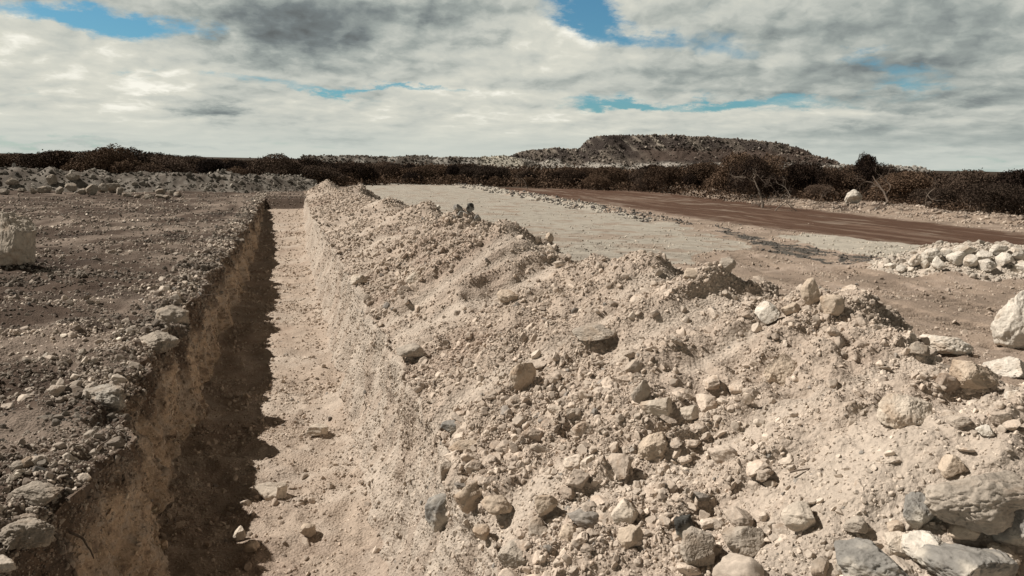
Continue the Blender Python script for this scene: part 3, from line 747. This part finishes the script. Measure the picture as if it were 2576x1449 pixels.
feature(B, 85, 1238, 140, 52, 'long crusty slab on the rim near the lower left corner', 'pale', 45, -5, .6, sink=.36, short='the long crusty slab lower left', nz=.12)
feature(B, 60, 1335, 130, 70, 'rough layered rock on the rim at the lower left edge', 'pale', 46, 0, .8, sink=.36, short='the rough layered rock lower left', nz=.12)
feature(B, 70, 1168, 52, 34, 'tan wedge of rock lying above the long crusty slab', 'tan', 47, 15, .7, sink=.1, short='the tan wedge lower left')
feature(B, 50, 1172, 40, 26, 'small pale stone left of the tan wedge', 'pale', 48, 0, .8, sink=.1, short='the small stone by the wedge')
feature(B, 2040, 740, 52, 74, 'knobbly upright rock on the bank crest in front of the brown track', 'tan', 49, 0, .8, sink=.1, short='the knobbly upright rock on the crest')
feature(B, 2090, 770, 62, 56, 'rounded tan rock on the crest right of the knobbly upright one', 'tan', 50, 0, .9, sink=.12, short='the rounded rock on the crest')
feature(B, 1925, 792, 62, 58, 'bright whitish rock below the bank crest, right part', 'white', 51, 0, .85, sink=.15, short='the bright rock below the crest')
feature(B, 1990, 780, 60, 34, 'long tan rock between the bright rock and the knobbly one', 'tan', 52, 15, .7, sink=.12, short='the long rock below the crest')
feature(B, 1382, 594, 22, 26, 'small upright tan stone on the bank crest at mid distance', 'tan', 53, 0, .8, sink=.02, short='the small upright stone on the crest')
feature(B, 1740, 690, 46, 30, 'flat rock capping the tall lump of spoil on the crest', 'tan', 54, 0, .9, sink=.1, short='the flat rock capping the tall lump')
feature(B, 1825, 668, 40, 34, 'dark tan rock on the right shoulder of the tall lump of spoil', 'grey', 55, 0, .9, sink=.1, short='the rock on the right shoulder of the lump')
for i, (px, py, w, h, tn, mt, lb, shn) in enumerate([
    (2270, 1378, 100, 64, 'pale', None, 'pale rock with a smooth top between the two bottom corner rocks', 'the smooth topped pale rock'),
    (2431, 1326, 86, 56, 'tan', None, 'tan shaded chunk resting against the front of the huge slab', 'the tan chunk against the slab'),
    (2505, 1398, 100, 56, 'pale', None, 'pale flattish rock in the bottom right corner under the mottled one', 'the flattish corner rock'),
    (2132, 1412, 74, 80, 'white', None, 'white triangular rock leaning on the sharp edged grey one', 'the white triangular rock'),
    (2250, 1326, 46, 30, 'tan', None, 'small tan stone left of the blue grey rock by the slab', 'the small tan stone by the slab'),
    (2560, 1002, 66, 46, 'white', None, 'white stone at the right edge under the crest', 'the white stone at the right edge'),
    (2480, 1084, 52, 30, 'white', None, 'flat whitish stone on dust near the right edge', 'the flat whitish stone on dust'),
    (2311, 880, 60, 34, 'grey', None, 'grey stone just left of the whitish slab behind the crest', 'the grey stone by the whitish slab'),
    (2395, 1172, 62, 60, 'tan', None, 'upright brown stained rock above the left half of the huge slab', 'the brown stained rock above the slab'),
    (2150, 1322, 58, 44, 'grey', None, 'rough grey rock in dust between the round rock and the slab', 'the rough grey rock in dust'),
    (1435, 1345, 60, 54, 'tan', None, 'tan rock at the right side of the dense stone cluster', 'the tan rock right of the cluster'),
    (1350, 1330, 66, 50, 'grey', None, 'faceted grey tan rock in the middle of the dense stone cluster', 'the faceted rock in the cluster'),
    (1215, 1330, 46, 40, 'tan', None, 'round tan rock under the squat oval rock', 'the round rock under the oval one'),
    (1275, 740, 60, 30, 'tan', None, 'flat brown streaked slab high on the bank, centre left', 'the flat streaked slab high on the bank'),
    (1500, 838, 110, 40, 'grey', None, 'cluster backed brown rock in a hollow on the upper bank', 'the brown rock in the hollow'),
    (905, 700, 46, 26, 'pale', None, 'pale smooth stone on the far part of the bank face', 'the pale stone far along the bank'),
    (1050, 700, 50, 34, 'pale', None, 'whitish slab set in the far part of the bank face', 'the whitish slab far along the bank')]):
    feature(B, px, py, w, h, lb, tn, 170+i, 12*i, .85, mt, sink=.18, short=shn)
# dark fresh rocks by the crest
k_ = 0
for px, py, w, h, lb, mt in [(1152, 530, 24, 18, 'leftmost', MGREY), (1180, 528, 22, 24, 'tallest', MDARK), (1166, 542, 26, 16, 'lowest', MGREY), (1196, 540, 22, 18, 'rightmost', MGREY), (1110, 517, 16, 12, 'solitary white one left', None)]:
    k_ += 1
    feature('rock', px, py, w, h, lb+(' of the dark fractured rocks sitting on the bank crest' if mt else ' of the dark fractured rocks on the bank crest'), 'white', 60+k_, 15*k_, .8, mt, cuts=7, group='dark fractured rocks on the crest', cat='rock', sink=.02)
# blocks lined up before the left berm
ordw = ['first', 'second', 'third', 'fourth', 'fifth', 'sixth', 'seventh', 'eighth', 'ninth', 'tenth', 'eleventh', 'twelfth', 'thirteenth', 'fourteenth', 'fifteenth', 'sixteenth', 'seventeenth', 'eighteenth']
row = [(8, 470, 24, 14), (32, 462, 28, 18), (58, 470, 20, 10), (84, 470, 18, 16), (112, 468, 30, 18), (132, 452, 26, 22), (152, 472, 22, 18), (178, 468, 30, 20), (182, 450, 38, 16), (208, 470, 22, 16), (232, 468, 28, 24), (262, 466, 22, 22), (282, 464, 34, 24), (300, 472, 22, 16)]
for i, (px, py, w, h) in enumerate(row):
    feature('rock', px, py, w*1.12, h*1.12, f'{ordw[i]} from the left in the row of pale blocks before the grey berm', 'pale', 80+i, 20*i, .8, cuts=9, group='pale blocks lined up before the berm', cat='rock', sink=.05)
row = [(320, 482, 24, 8), (345, 484, 16, 9), (366, 478, 18, 6), (372, 486, 26, 9), (400, 482, 20, 9), (405, 470, 26, 12), (420, 486, 24, 9), (432, 474, 20, 12), (448, 482, 18, 10)]
for i, (px, py, w, h) in enumerate(row):
    feature('rock', px, py, w*1.15, h*1.25, f'{ordw[i]} from the left in the short flat line of pale stones before the berm', 'pale', 100+i, 20*i, .8, cuts=9, group='short line of pale stones', cat='rock', sink=.05)
# blocks on the white heap
row = [(2240, 668, 26, 14), (2268, 672, 24, 16), (2300, 655, 34, 26), (2322, 662, 26, 20), (2345, 640, 40, 30), (2362, 665, 30, 28), (2382, 632, 34, 20), (2405, 648, 40, 28), (2430, 628, 44, 22), (2440, 655, 36, 26), (2470, 640, 40, 22), (2478, 668, 36, 26), (2505, 628, 36, 22), (2520, 655, 40, 30), (2550, 640, 40, 26), (2566, 668, 34, 26)]
for i, (px, py, w, h) in enumerate(row):
    feature('rock', px, py+4, w*1.15, h*1.2, f'{ordw[i]} block from the left on top of the white rubble heap', 'white', 120+i, 25*i, .8, cuts=8, group='blocks on the white rubble heap', cat='rock', sink=.08, low=.45)

# the largest of the scattered stones, each one an object
shapes = ['angular', 'blocky', 'rounded', 'wedge shaped', 'flattish', 'knobbly']
def tonew(c):
    m = c.mean()
    return 'whitish' if m > .52 else 'pale' if m > .42 else 'tan' if m > .28 else 'brownish' if m > .17 else 'dark'
lands = [(a, b, s) for a, b, s, o_ in LAND if s.startswith('the ')]
fr = [(o_.location, max(o_.dimensions)) for a, b, s, o_ in LAND]
cand = []
for j in order:
    p = pos[j]
    best = min(lands, key=lambda L: (L[0]-sx[j])**2+(L[1]-sy[j])**2)
    ax, ay = sx[j]-best[0], sy[j]-best[1]
    rel = ('right of' if ax > 0 else 'left of') if abs(ax) > abs(ay) else ('below' if ay > 0 else 'above')
    cand.append((best[2], rel, math.hypot(ax, ay), j))
groups = {}
for s, rel, dd, j in cand: groups.setdefault((s, rel), []).append((dd, j))
nth = ['nearest', 'second', 'third', 'fourth', 'fifth', 'sixth', 'seventh', 'eighth', 'ninth', 'tenth', 'eleventh', 'twelfth', 'thirteenth', 'fourteenth', 'fifteenth', 'sixteenth', 'seventeenth', 'eighteenth', 'nineteenth', 'twentieth'] + ['farther']*60
for (s, rel), L in groups.items():
    L.sort()
    for n_, (dd, j) in enumerate(L):
        me, V = PROTO[j % 18]
        o = bpy.data.objects.new('rock', me); COL.objects.link(o)
        p = pos[j]; o.location = p
        sc = rr[j]*.5
        r_ = np.random.default_rng(int(j))
        o.scale = (sc*r_.uniform(.9, 1.1), sc*r_.uniform(.85, 1.1), sc*r_.uniform(.8, 1.1))
        o.rotation_euler = (r_.uniform(-.5, .5), r_.uniform(-.5, .5), r_.uniform(0, 6.28))
        c = colr[j]*1.02; o.color = (c[0], c[1], c[2], 1)
        lb = f"{tonew(c)} {shapes[(j % 18) % 6]} rock, {nth[n_]} {rel} {s}" if n_ else f"{tonew(c)} {shapes[(j % 18) % 6]} rock nearest {rel} {s}"
        tag(o, lb, 'rock', 'loose rocks on the bank and ground')

# ------------------------------------------------------------------ waste rock hill and far ridges
def far_patch(name, a0, a1, b0, b1, step, hfun, cfun, label, seed, kst, rmx):
    a = np.arange(a0, a1, step); b = np.arange(b0, b1, step)
    A, Bm = np.meshgrid(a, b)
    H = hfun(A, Bm)
    Pp = A[..., None]*r0+Bm[..., None]*FH+np.array([0, 0, 1.0])*H[..., None]
    Nn = gnormals(Pp); Nn = Nn*np.sign(Nn[..., 2:3]+1e-9)
    dd = .6*noise3(Pp/6+seed)+.45*noise3(Pp/2+seed)+.25*noise3(Pp/1.1+seed)
    Pp = Pp+Nn*(dd*np.clip(H, 0, 2)/2*.6)[..., None]
    Cc = cfun(A, Bm, H, Pp)
    n, m = A.shape
    Fi = np.arange(n-1)[:, None]*m+np.arange(m-1)[None]
    F = np.stack([Fi, Fi+1, Fi+1+m, Fi+m], -1).reshape(-1, 4)
    hc = H[:-1, :-1].ravel()
    F = F[hc > -3.5]
    o = mesh_np(name, Pp.reshape(-1, 3), F, MGF, True, {'col': Cc.reshape(-1, 3).astype(np.float32)})
    tag(o, label, None, None, 'structure')
    Nn = gnormals(Pp); Nn *= np.sign(Nn[..., 2:3]+1e-9)
    w = (H > .5).ravel()*1.0; w /= w.sum()
    r = np.random.default_rng(seed)
    ii = r.choice(len(w), kst, p=w)
    rs = np.minimum(.36*r.random(kst)**(-1/2.2), rmx)
    ps = Pp.reshape(-1, 3)[ii]+Nn.reshape(-1, 3)[ii]*rs[:, None]*.15+r.normal(size=(kst, 3))*.2*step
    return ps, rs, Cc.reshape(-1, 3)[ii], r
DD = 262.0
pxm = DD/1912
def A_of(px): return (px-1288)*pxm
def H_of(px, py): return 2+((408+(px-1288)*.0187)-py)*pxm
sk = [(1440, 404), (1462, 374), (1478, 355), (1500, 344), (1560, 340), (1700, 342), (1790, 346), (1860, 351), (1930, 358), (1990, 368), (2030, 384), (2060, 401), (2085, 412)]
skA = np.array([A_of(a) for a, b in sk]); skH = np.array([H_of(a, b) for a, b in sk]); skH[0] = -2; skH[-1] = -2
lw = [(1180, 412), (1290, 392), (1320, 381), (1380, 377), (1500, 378), (1600, 380), (1850, 384), (2000, 392), (2080, 403), (2110, 414)]
lwA = np.array([A_of(a) for a, b in lw]); lwH = np.array([H_of(a, b) for a, b in lw]); lwH[0] = -1; lwH[-1] = -1
def hill_h(A, Bm):
    wob = 3.0*noise3(np.stack([A/14, Bm*0, Bm*0+.3], -1))
    b = Bm-DD+wob
    topH = np.interp(A, skA, skH)+.2*noise3(np.stack([A/3, Bm/3, Bm*0], -1)); low = np.interp(A, lwA, lwH)
    f1 = (b+8)*.75                                   # lower slope
    f2 = low+(b-4)*1.1                                # upper slope
    h = np.where(b < 1.5, np.minimum(f1, low), np.maximum(low, np.minimum(f2, topH)))
    return np.where(topH > low, h, np.minimum(f1, low))
def hill_c(A, Bm, H, Pp):
    o = np.ones(H.shape+(1,))
    n = noise3(Pp/6+3); n2_ = noise3(np.stack([(A+H*.9)/2.6, (H-A*.2)/16, H*0], -1))
    c = lerp(o*c3(.060, .048, .042), c3(.155, .130, .108), sstep(n+n2_, -.25, .7))
    c = lerp(c, c3(.34, .30, .25), sstep(n2_+n*.4, .15, .5)*sstep(A, A_of(1800), A_of(1600))*sstep(H, 5, 8))
    c = lerp(c, c3(.40, .37, .33), sstep(H+n*2.2, 3.0, 1.8))
    c = lerp(c, c3(.085, .062, .05), sstep(A, A_of(1560), A_of(1640))*sstep(H, 3.2, 4.0)*sstep(H+n, 8.2, 7.0)*.85)
    return c
ps1, rs1, c1_, r1 = far_patch('hill', A_of(1150), A_of(2150), DD-14, DD+26, .42, hill_h, hill_c, 'long flat topped hill of dumped grey waste rock on the skyline', 5, 9000, 1.15)
c1_ = c1_*(.7+.7*r1.random((len(c1_), 1)))+np.array([.22, .20, .17])*r1.random((len(c1_), 1))**3
_a = ps1@r0
kp = ~((_a > A_of(1560)) & (_a < A_of(1960)) & (ps1[:, 2] > 3.0) & (ps1[:, 2] < 7.4) & (r1.random(len(ps1)) < .8))
kp &= ~((_a > A_of(1465)) & (_a < A_of(1600)) & (ps1[:, 2] > 6.5) & (r1.random(len(ps1)) < .7))
ps1, rs1, c1_ = ps1[kp], rs1[kp], c1_[kp]
o = stones_mesh('waste_rock', ps1, rs1*1.0, c1_, 1, r1, MSF); tag(o, 'broken grey waste rock covering the flat topped hill', 'waste rock', None, 'stuff')
D2 = 200.0
def rg_h(A, Bm):
    px = A/D2*1912+1288
    top = np.interp(px, [720, 760, 820, 1000, 1040, 1100, 1190, 1250, 1330, 1400], [-1, 2.1, 2.4, 2.3, 2.7, 2.4, 2.5, 3.0, 2.0, -1])+.35*noise3(np.stack([A/4, Bm/4, Bm*0], -1))+.2
    return np.minimum(top, (Bm-D2+4)*.9)
def rg_c(A, Bm, H, Pp):
    n = noise3(Pp/4+3); c = lerp(np.ones(H.shape+(1,))*c3(.11, .095, .08), c3(.30, .28, .25), sstep(n+sstep(A, A_of(1000), A_of(1200))*.5, .1, .6))
    px = A/D2*1912+1288
    return lerp(c, c3(.40, .37, .31), sstep(px, 1180, 1230)*sstep(px, 1330, 1290))
ps2, rs2, c2_, r2 = far_patch('far_ridge', (700-1288)*D2/1912, (1420-1288)*D2/1912, D2-8, D2+8, .45, rg_h, rg_c, 'low distant ridge of tipped rock left of the flat topped hill', 8, 2600, 1.0)
o = stones_mesh('tipped_rock', ps2, rs2*.8, c2_*r2.uniform(.6, 1.7, (len(c2_), 1)), 1, r2, MSF); tag(o, 'tipped rocks along the distant ridge', 'tipped rock', None, 'stuff')
def rg3(A, Bm):
    px = A/230*1912+1288
    top = np.interp(px, [1930, 1990, 2150, 2300, 2350], [-1, 2.0, 2.6, 2.6, -1])+.4*noise3(np.stack([A/4, Bm/4, Bm*0+3], -1))
    return np.minimum(top, (Bm-230+4)*.9)
ps3, rs3, c3_, r3 = far_patch('far_heap', (1900-1288)*230/1912, (2370-1288)*230/1912, 222, 240, .5, rg3, lambda A, B_, H, Pp: np.ones(H.shape+(1,))*c3(.30, .28, .25), 'low pale heap of rock beyond the scrub right of the hill', 9, 1200, 1.2)
o = stones_mesh('tipped_rock', ps3, rs3, c3_*r3.uniform(.6, 1.4, (len(c3_), 1)), 1, r3, MSF); tag(o, 'pale tipped rocks on the low heap right of the hill', 'tipped rock', None, 'stuff')

# ------------------------------------------------------------------ scrub
def leaf_mat(name, c1, c2):
    m, t, b = base_mat(name)
    tc = t.new('ShaderNodeTexCoord'); oi = t.new('ShaderNodeObjectInfo')
    n = t.noise(tc.outputs['Object'], 2.4, 3, .6); n2 = t.noise(tc.outputs['Object'], 14, 2, .6)
    f = t.math('ADD', t.math('MULTIPLY', n, .7), t.math('MULTIPLY', n2, .5))
    f = t.math('ADD', f, t.math('MULTIPLY', t.math('SUBTRACT', oi.outputs['Random'], .5), .55))
    t.put(b.inputs['Base Color'], t.ramp(f, [(.40, c1), (.80, c2)]))
    return m
ML1 = leaf_mat('scrub_leaves', (.020, .013, .010), (.120, .080, .054))
ML2 = leaf_mat('dry_scrub_leaves', (.050, .036, .027), (.140, .100, .075))
MW = stone_mat('grey_wood', (.17, .135, .11), 8, .01)
MWD = stone_mat('dead_wood', (.21, .175, .145), 8, .01)
def tube(pts, rad, sides=5):
    pts = np.array(pts, float); n = len(pts)
    tg = np.gradient(pts, axis=0); tg /= np.linalg.norm(tg, axis=1)[:, None]+1e-9
    ref = np.where(np.abs(tg[:, 2:3]) > .9, [[1, 0, 0]], [[0, 0, 1]])
    a = np.cross(tg, ref); a /= np.linalg.norm(a, axis=1)[:, None]; b = np.cross(tg, a)
    th = np.arange(sides)*2*math.pi/sides
    V = pts[:, None]+(a[:, None]*np.cos(th)[None, :, None]+b[:, None]*np.sin(th)[None, :, None])*np.array(rad)[:, None, None]
    F = []
    for i in range(n-1):
        for k in range(sides): F.append((i*sides+k, i*sides+(k+1) % sides, (i+1)*sides+(k+1) % sides, (i+1)*sides+k))
    return V.reshape(-1, 3), np.array(F)
def join(parts):
    V, F, o = [], [], 0
    for v, f in parts: V.append(v); F.append(f+o); o += len(v)
    return np.concatenate(V), np.concatenate(F)
def branchy(r, root, direc, length, rad, levels, wig=.25, out=None, nb=3):
    out = [] if out is None else out
    pts = [np.array(root, float)]; d = np.array(direc, float); d /= np.linalg.norm(d); n = 7
    for i in range(n):
        d = d+r.normal(size=3)*wig; d /= np.linalg.norm(d); pts.append(pts[-1]+d*length/n)
    out.append(tube(pts, np.linspace(rad, rad*.45, n+1)))
    if levels:
        for _ in range(nb):
            i = r.integers(2, n+1); dd = d+r.normal(size=3)*.75
            branchy(r, pts[i], dd, length*r.uniform(.5, .75), rad*.5, levels-1, wig, out, nb)
    return out
def crown_mesh(seed, n_l, leaf, mat, flat=1.0, nl=11, spread=.62):
    r = np.random.default_rng(seed)
    C = []
    for i in range(nl):
        a = r.uniform(0, 6.28); q = r.uniform(.0, spread)**.8
        C.append((q*math.cos(a), q*math.sin(a), r.uniform(.34, .72)-q*q*.5, r.uniform(.26, .42)))
    C = np.array(C)
    w = C[:, 3]**2; pick = r.choice(nl, n_l, p=w/w.sum())
    dv = r.normal(size=(n_l, 3)); dv /= np.linalg.norm(dv, axis=1)[:, None]; dv[:, 2] = np.where(dv[:, 2] < -.3, -dv[:, 2], dv[:, 2])
    rad = C[pick, 3]*(1-.30*r.random(n_l)**2.5)*(1+.25*noise3(dv*3+pick[:, None]*1.7))
    p = C[pick, :3]+dv*rad[:, None]*np.array([1, 1, .85])
    # sprigs that break the outline
    p += dv*(r.random((n_l, 1)) < .05)*r.uniform(.01, .05, (n_l, 1))
    p[:, 2] = np.abs(p[:, 2])
    a = r.normal(size=(n_l, 3)); a /= np.linalg.norm(a, axis=1)[:, None]
    b = np.cross(a, r.normal(size=(n_l, 3))); b /= np.linalg.norm(b, axis=1)[:, None]
    s = leaf*r.uniform(.6, 1.4, (n_l, 1))
    V = np.stack([p-a*s-b*s*.5, p+a*s-b*s*.5, p+a*s*.7+b*s*.6, p-a*s*.7+b*s*.6], 1).reshape(-1, 3)
    F = np.arange(n_l*4).reshape(-1, 4)
    top = V[:, 2].max(); top = np.percentile(V[:, 2], 99.6); V[:, 2] /= top; V[:, :2] /= np.percentile(np.abs(V[:, :2]), 99)
    return mesh_np('crown', V, F, mat, False, link=False), C, top
SHR = []
for i in range(9):
    me, C, top = crown_mesh(500+i, 17000, .015, ML2 if i in (6, 7) else ML1, nl=[11, 14, 9, 16, 12, 8, 12, 10, 18][i], spread=[.6, .7, .5, .8, .65, .4, .6, .7, .8][i])
    r = np.random.default_rng(40+i)
    parts = []
    for _ in range(6): branchy(r, (r.uniform(-.08, .08), r.uniform(-.08, .08), -.05), (r.uniform(-.9, .9), r.uniform(-.9, .9), 1), .45, .020, 2, .16, parts, 3)
    V, F = join(parts)
    SHR.append((me, mesh_np('stems', V, F, MW, True, link=False)))
def gz(x, y):
    return float(ground_h(np.array([x]), np.array([y]))[0])
shl = []
def shrub(px, dep, w, h, kind, rz, band):
    p = FH*dep+r0*((px-1288)/1912*dep)
    shl.append([px, dep, w, h, kind, rz, band, p])
r = np.random.default_rng(77)
# front line of the scrub (pixel column, distance), then deeper ranks
FRONT = [(-250, 52), (0, 52), (400, 53), (760, 56), (860, 60), (1000, 66), (1300, 64), (1600, 60), (1680, 58), (1750, 53), (1900, 43), (2050, 46), (2130, 52), (2210, 46), (2300, 36.5), (2500, 33.5), (2900, 31)]
fx = [a for a, b in FRONT]; fy = [b for a, b in FRONT]
def hgt(px, dep, px_top):   # height so that the top reaches a given row
    return (2+((408+(px-1288)*.0187)-px_top)/1912*dep)
TOPS = [(-200, 376), (0, 381), (60, 378), (110, 386), (150, 372), (200, 376), (235, 382), (290, 368), (350, 380), (420, 387), (450, 380), (500, 390), (560, 386), (610, 389), (650, 396), (690, 392), (750, 397), (860, 404), (1000, 404), (1050, 397), (1130, 408), (1300, 417), (1500, 420), (1640, 416), (1700, 411), (1760, 419), (1830, 418), (1880, 400), (1960, 415), (2060, 408), (2160, 405), (2240, 420), (2400, 424), (2576, 432), (2800, 434)]
tx = [a for a, b in TOPS]; ty = [b for a, b in TOPS]
for rank, (gap, off, hs) in enumerate([(2.9, 0, .80), (3.2, 3.0, 1.0), (3.6, 7, 1.0), (4.6, 13, 1.0), (6.0, 23, .96), (8.0, 38, .92)]):
    px = -220+r.uniform(0, 60)
    while px < 2780:
        dep = np.interp(px, fx, fy)+off+r.uniform(-1.2, 1.2)*(1+rank*.7)
        ht = hgt(px, dep, np.interp(px, tx, ty)+abs(r.normal())*6)*hs*r.uniform(.86, 1.08)
        if rank <= 1 and 2075 < px < 2205 and dep < 53:
            px += 40; continue
        if rank == 0:
            ht *= r.uniform(.50, 1.0); dep += r.uniform(-1.5, 2.5) if px > 1700 else 0
        ht = float(np.clip(ht, .9, 3.1))
        w = ht*r.uniform(.72, 1.15)*(1.0+.45*float(sstep(np.array(px), 1300, 300)))
        kd = r.choice([0, 1, 2, 3, 4, 5, 6, 7, 8], p=[.13, .13, .12, .13, .13, .08, .08, .06, .14])
        if rank == 0 and px > 1650 and r.random() < .35: kd = 6
        shrub(px, dep, w, ht, int(kd), r.uniform(0, 6.28), rank)
        px += gap*r.uniform(.75, 1.25)/dep*1912*(1.0+.3*float(sstep(np.array(px), 1300, 300)))
# the ones that stand out
shl += [[292, 53, 3.0, 2.6, 3, 1.0, 1, FH*53+r0*((292-1288)/1912*53)], [2158, 52, 1.0, 3.0, 5, 2.0, 9, FH*52+r0*((2158-1288)/1912*52)],
        [1665, 57, 1.9, 2.0, 8, .4, 0, FH*57+r0*((1665-1288)/1912*57)], [1880, 50, 2.5, 2.75, 1, 3.0, 1, FH*50+r0*((1880-1288)/1912*50)]]
SECT = [(-999, 200, "behind the berm's left end"), (200, 480, "behind the berm's middle"), (480, 780, "behind the berm's right end"), (780, 1180, "beyond the pale track"),
        (1180, 1650, "beyond the brown road"), (1650, 2000, "before the right hill end"), (2000, 2330, "behind the white boulder"), (2330, 9999, "along the far right verge")]
BAND = {0: 'in the front row', 1: 'in the second row', 2: 'in the third row', 3: 'in the fourth row', 4: 'in the fifth row', 5: 'in the rearmost row', 9: 'standing tallest'}
sg = {}
for s in shl:
    for a, b, nm in SECT:
        if a <= s[0] < b: sg.setdefault((nm, s[6]), []).append(s)
KD = ['rounded dark', 'broad dark', 'compact dark', 'spreading dark', 'bushy dark', 'narrow dark', 'dry grey brown', 'dry greyish', 'wide dark']
print('shrubs', len(shl))
for (nm, bd), L in sg.items():
    L.sort(key=lambda s: s[0])
    for n_, s in enumerate(L):
        px, dep, w, h, kd, rz, band, p = s
        e = bpy.data.objects.new('shrub', None); COL.objects.link(e)
        e.location = (p[0], p[1], gz(p[0], p[1])-.05); e.scale = (w, w, h); e.rotation_euler = (0, 0, rz)
        for cn, me in zip(('crown', 'stems'), SHR[kd]):
            c = bpy.data.objects.new(cn, me); COL.objects.link(c); c.parent = e
        tag(e, f"{KD[kd]} shrub {BAND[bd]}, {ordw[min(n_, 17)]} from left {nm}", 'shrub', 'heath shrubs beyond the cleared ground')

# low growth that fills the ground between the shrubs
ru = np.random.default_rng(91)
nC = 2600
upx = ru.uniform(-300, 2850, nC); ud = np.interp(upx, fx, fy)-1.0+ru.random(nC)**1.5*95
uc = FH[None]*ud[:, None]+r0[None]*((upx-1288)/1912*ud)[:, None]
uc[:, 2] = 0
per = 110
q_ = ru.normal(size=(nC*per, 3))*np.array([.75, .75, .24])*np.repeat(.7+ud/90, per)[:, None]; q_[:, 2] = np.abs(q_[:, 2])
pp = np.repeat(uc, per, 0)+q_
a_ = ru.normal(size=pp.shape); a_ /= np.linalg.norm(a_, axis=1)[:, None]
b_ = np.cross(a_, ru.normal(size=pp.shape)); b_ /= np.linalg.norm(b_, axis=1)[:, None]
s_ = np.repeat(.045*(ud/50), per)[:, None]*ru.uniform(.6, 1.5, (len(pp), 1))
Vq = np.stack([pp-a_*s_-b_*s_*.6, pp+a_*s_-b_*s_*.6, pp+a_*s_*.6+b_*s_, pp-a_*s_*.6+b_*s_], 1).reshape(-1, 3)
o = mesh_np('undergrowth', Vq, np.arange(len(Vq)).reshape(-1, 4), ML1, False)
tag(o, 'low dark heath filling the gaps between the shrubs', 'undergrowth', None, 'stuff')

# dead and bare wood at the verge
def bare(name, px, py, h, seed, label, direc=(0, 0, 1), lv=3, rad=.07, mat=MWD, cat='dead tree', wig=.22, nb=3):
    b, n = surf_at(px, py)
    r = np.random.default_rng(seed)
    V, F = join(branchy(r, (0, 0, -.05), direc, h*.65, rad, lv, wig, None, nb))
    V[:, 2] = np.maximum(V[:, 2], -.06)
    o = mesh_np(name, V, F, mat, True); o.location = b
    return tag(o, label, cat)
bare('dead_tree', 1918, 512, 2.5, 1, 'bare grey dead tree with forked limbs against the dark scrub', (.1, .0, 1), 4, .07, nb=3)
bare('dead_branch', 2235, 500, 2.6, 2, 'dark bare dead branch reaching up out of the right scrub', (.5, .3, 1), 3, .06, MW, 'branch')
for i, (px, py, d_) in enumerate([(1980, 515, (1, .2, .25)), (2010, 520, (-.6, .3, .45)), (1950, 520, (.5, -.3, .5)), (2030, 512, (.8, .4, .4))]):
    bare('dead_branch', px, py, 2.0, 10+i, f'{ordw[i]} tangled grey branch in the pile of uprooted brush right of the dead tree', d_, 3, .03, MW if i % 2 else MWD, 'branch', .3, 4)
for i, (px, py, d_) in enumerate([(1610, 462, (1, 0, .5)), (1330, 466, (-.3, 0, 1)), (2420, 520, (.6, 0, .7)), (2330, 520, (-.5, 0, .8))]):
    bare('dead_branch', px, py, 1.8, 30+i, ['thin bare branch under the shrubs left of the verge', 'thin bare branch in scrub beyond the red brown road', 'thin bare branch right of the white verge boulder in scrub', 'leaning bare branch nearest right of the white verge boulder'][i], d_, 2, .03, MWD, 'branch')
# twigs and roots about the trench
def twig(px, py, pts, rad, label, mat=MW):
    b, n = surf_at(px, py)
    P_ = [b+n*.03+r0*a+np.array([0, 0, 1])*c-FH*bb for a, bb, c in pts]
    P_ = np.array(P_); u = np.linspace(0, len(P_)-1, 24)
    Q = np.stack([np.interp(u, range(len(P_)), P_[:, k]) for k in range(3)], 1)
    Q += .012*np.stack([n2d(u, u*0, .9, 200+k+px) for k in range(3)], 1)
    V, F = tube(Q-Q[0], np.linspace(rad, rad*.35, len(Q)), 6)
    o = mesh_np('twig', V, F, mat, True); o.location = Q[0]
    tag(o, label, 'twig')
twig(240, 1140, [(0, 0, 0), (.07, 0, .06), (.13, -.02, .17), (.2, -.05, .24)], .007, 'thin bent root hanging over the left rim below the white slab', MW)
twig(165, 1345, [(0, 0, .03), (.08, .02, .0), (.16, .06, -.05), (.2, .1, -.08)], .009, 'short pale root poking from the left trench wall near the bottom', MWD)
twig(505, 745, [(0, 0, 0), (.2, 0, .03), (.35, .05, -.02)], .006, 'dark twig on the left rim at mid distance', MW)
twig(925, 1020, [(0, 0, .05), (.02, 0, -.03), (-.02, .02, -.10), (.03, .04, -.18)], .006, 'dark wiry root hanging from the right rim of the trench', MW)
twig(1990, 1200, [(0, 0, 0), (.1, 0, .02), (.2, -.06, .01)], .005, 'thin dry twig lying on the pale dust of the bank', MW)
print('done')
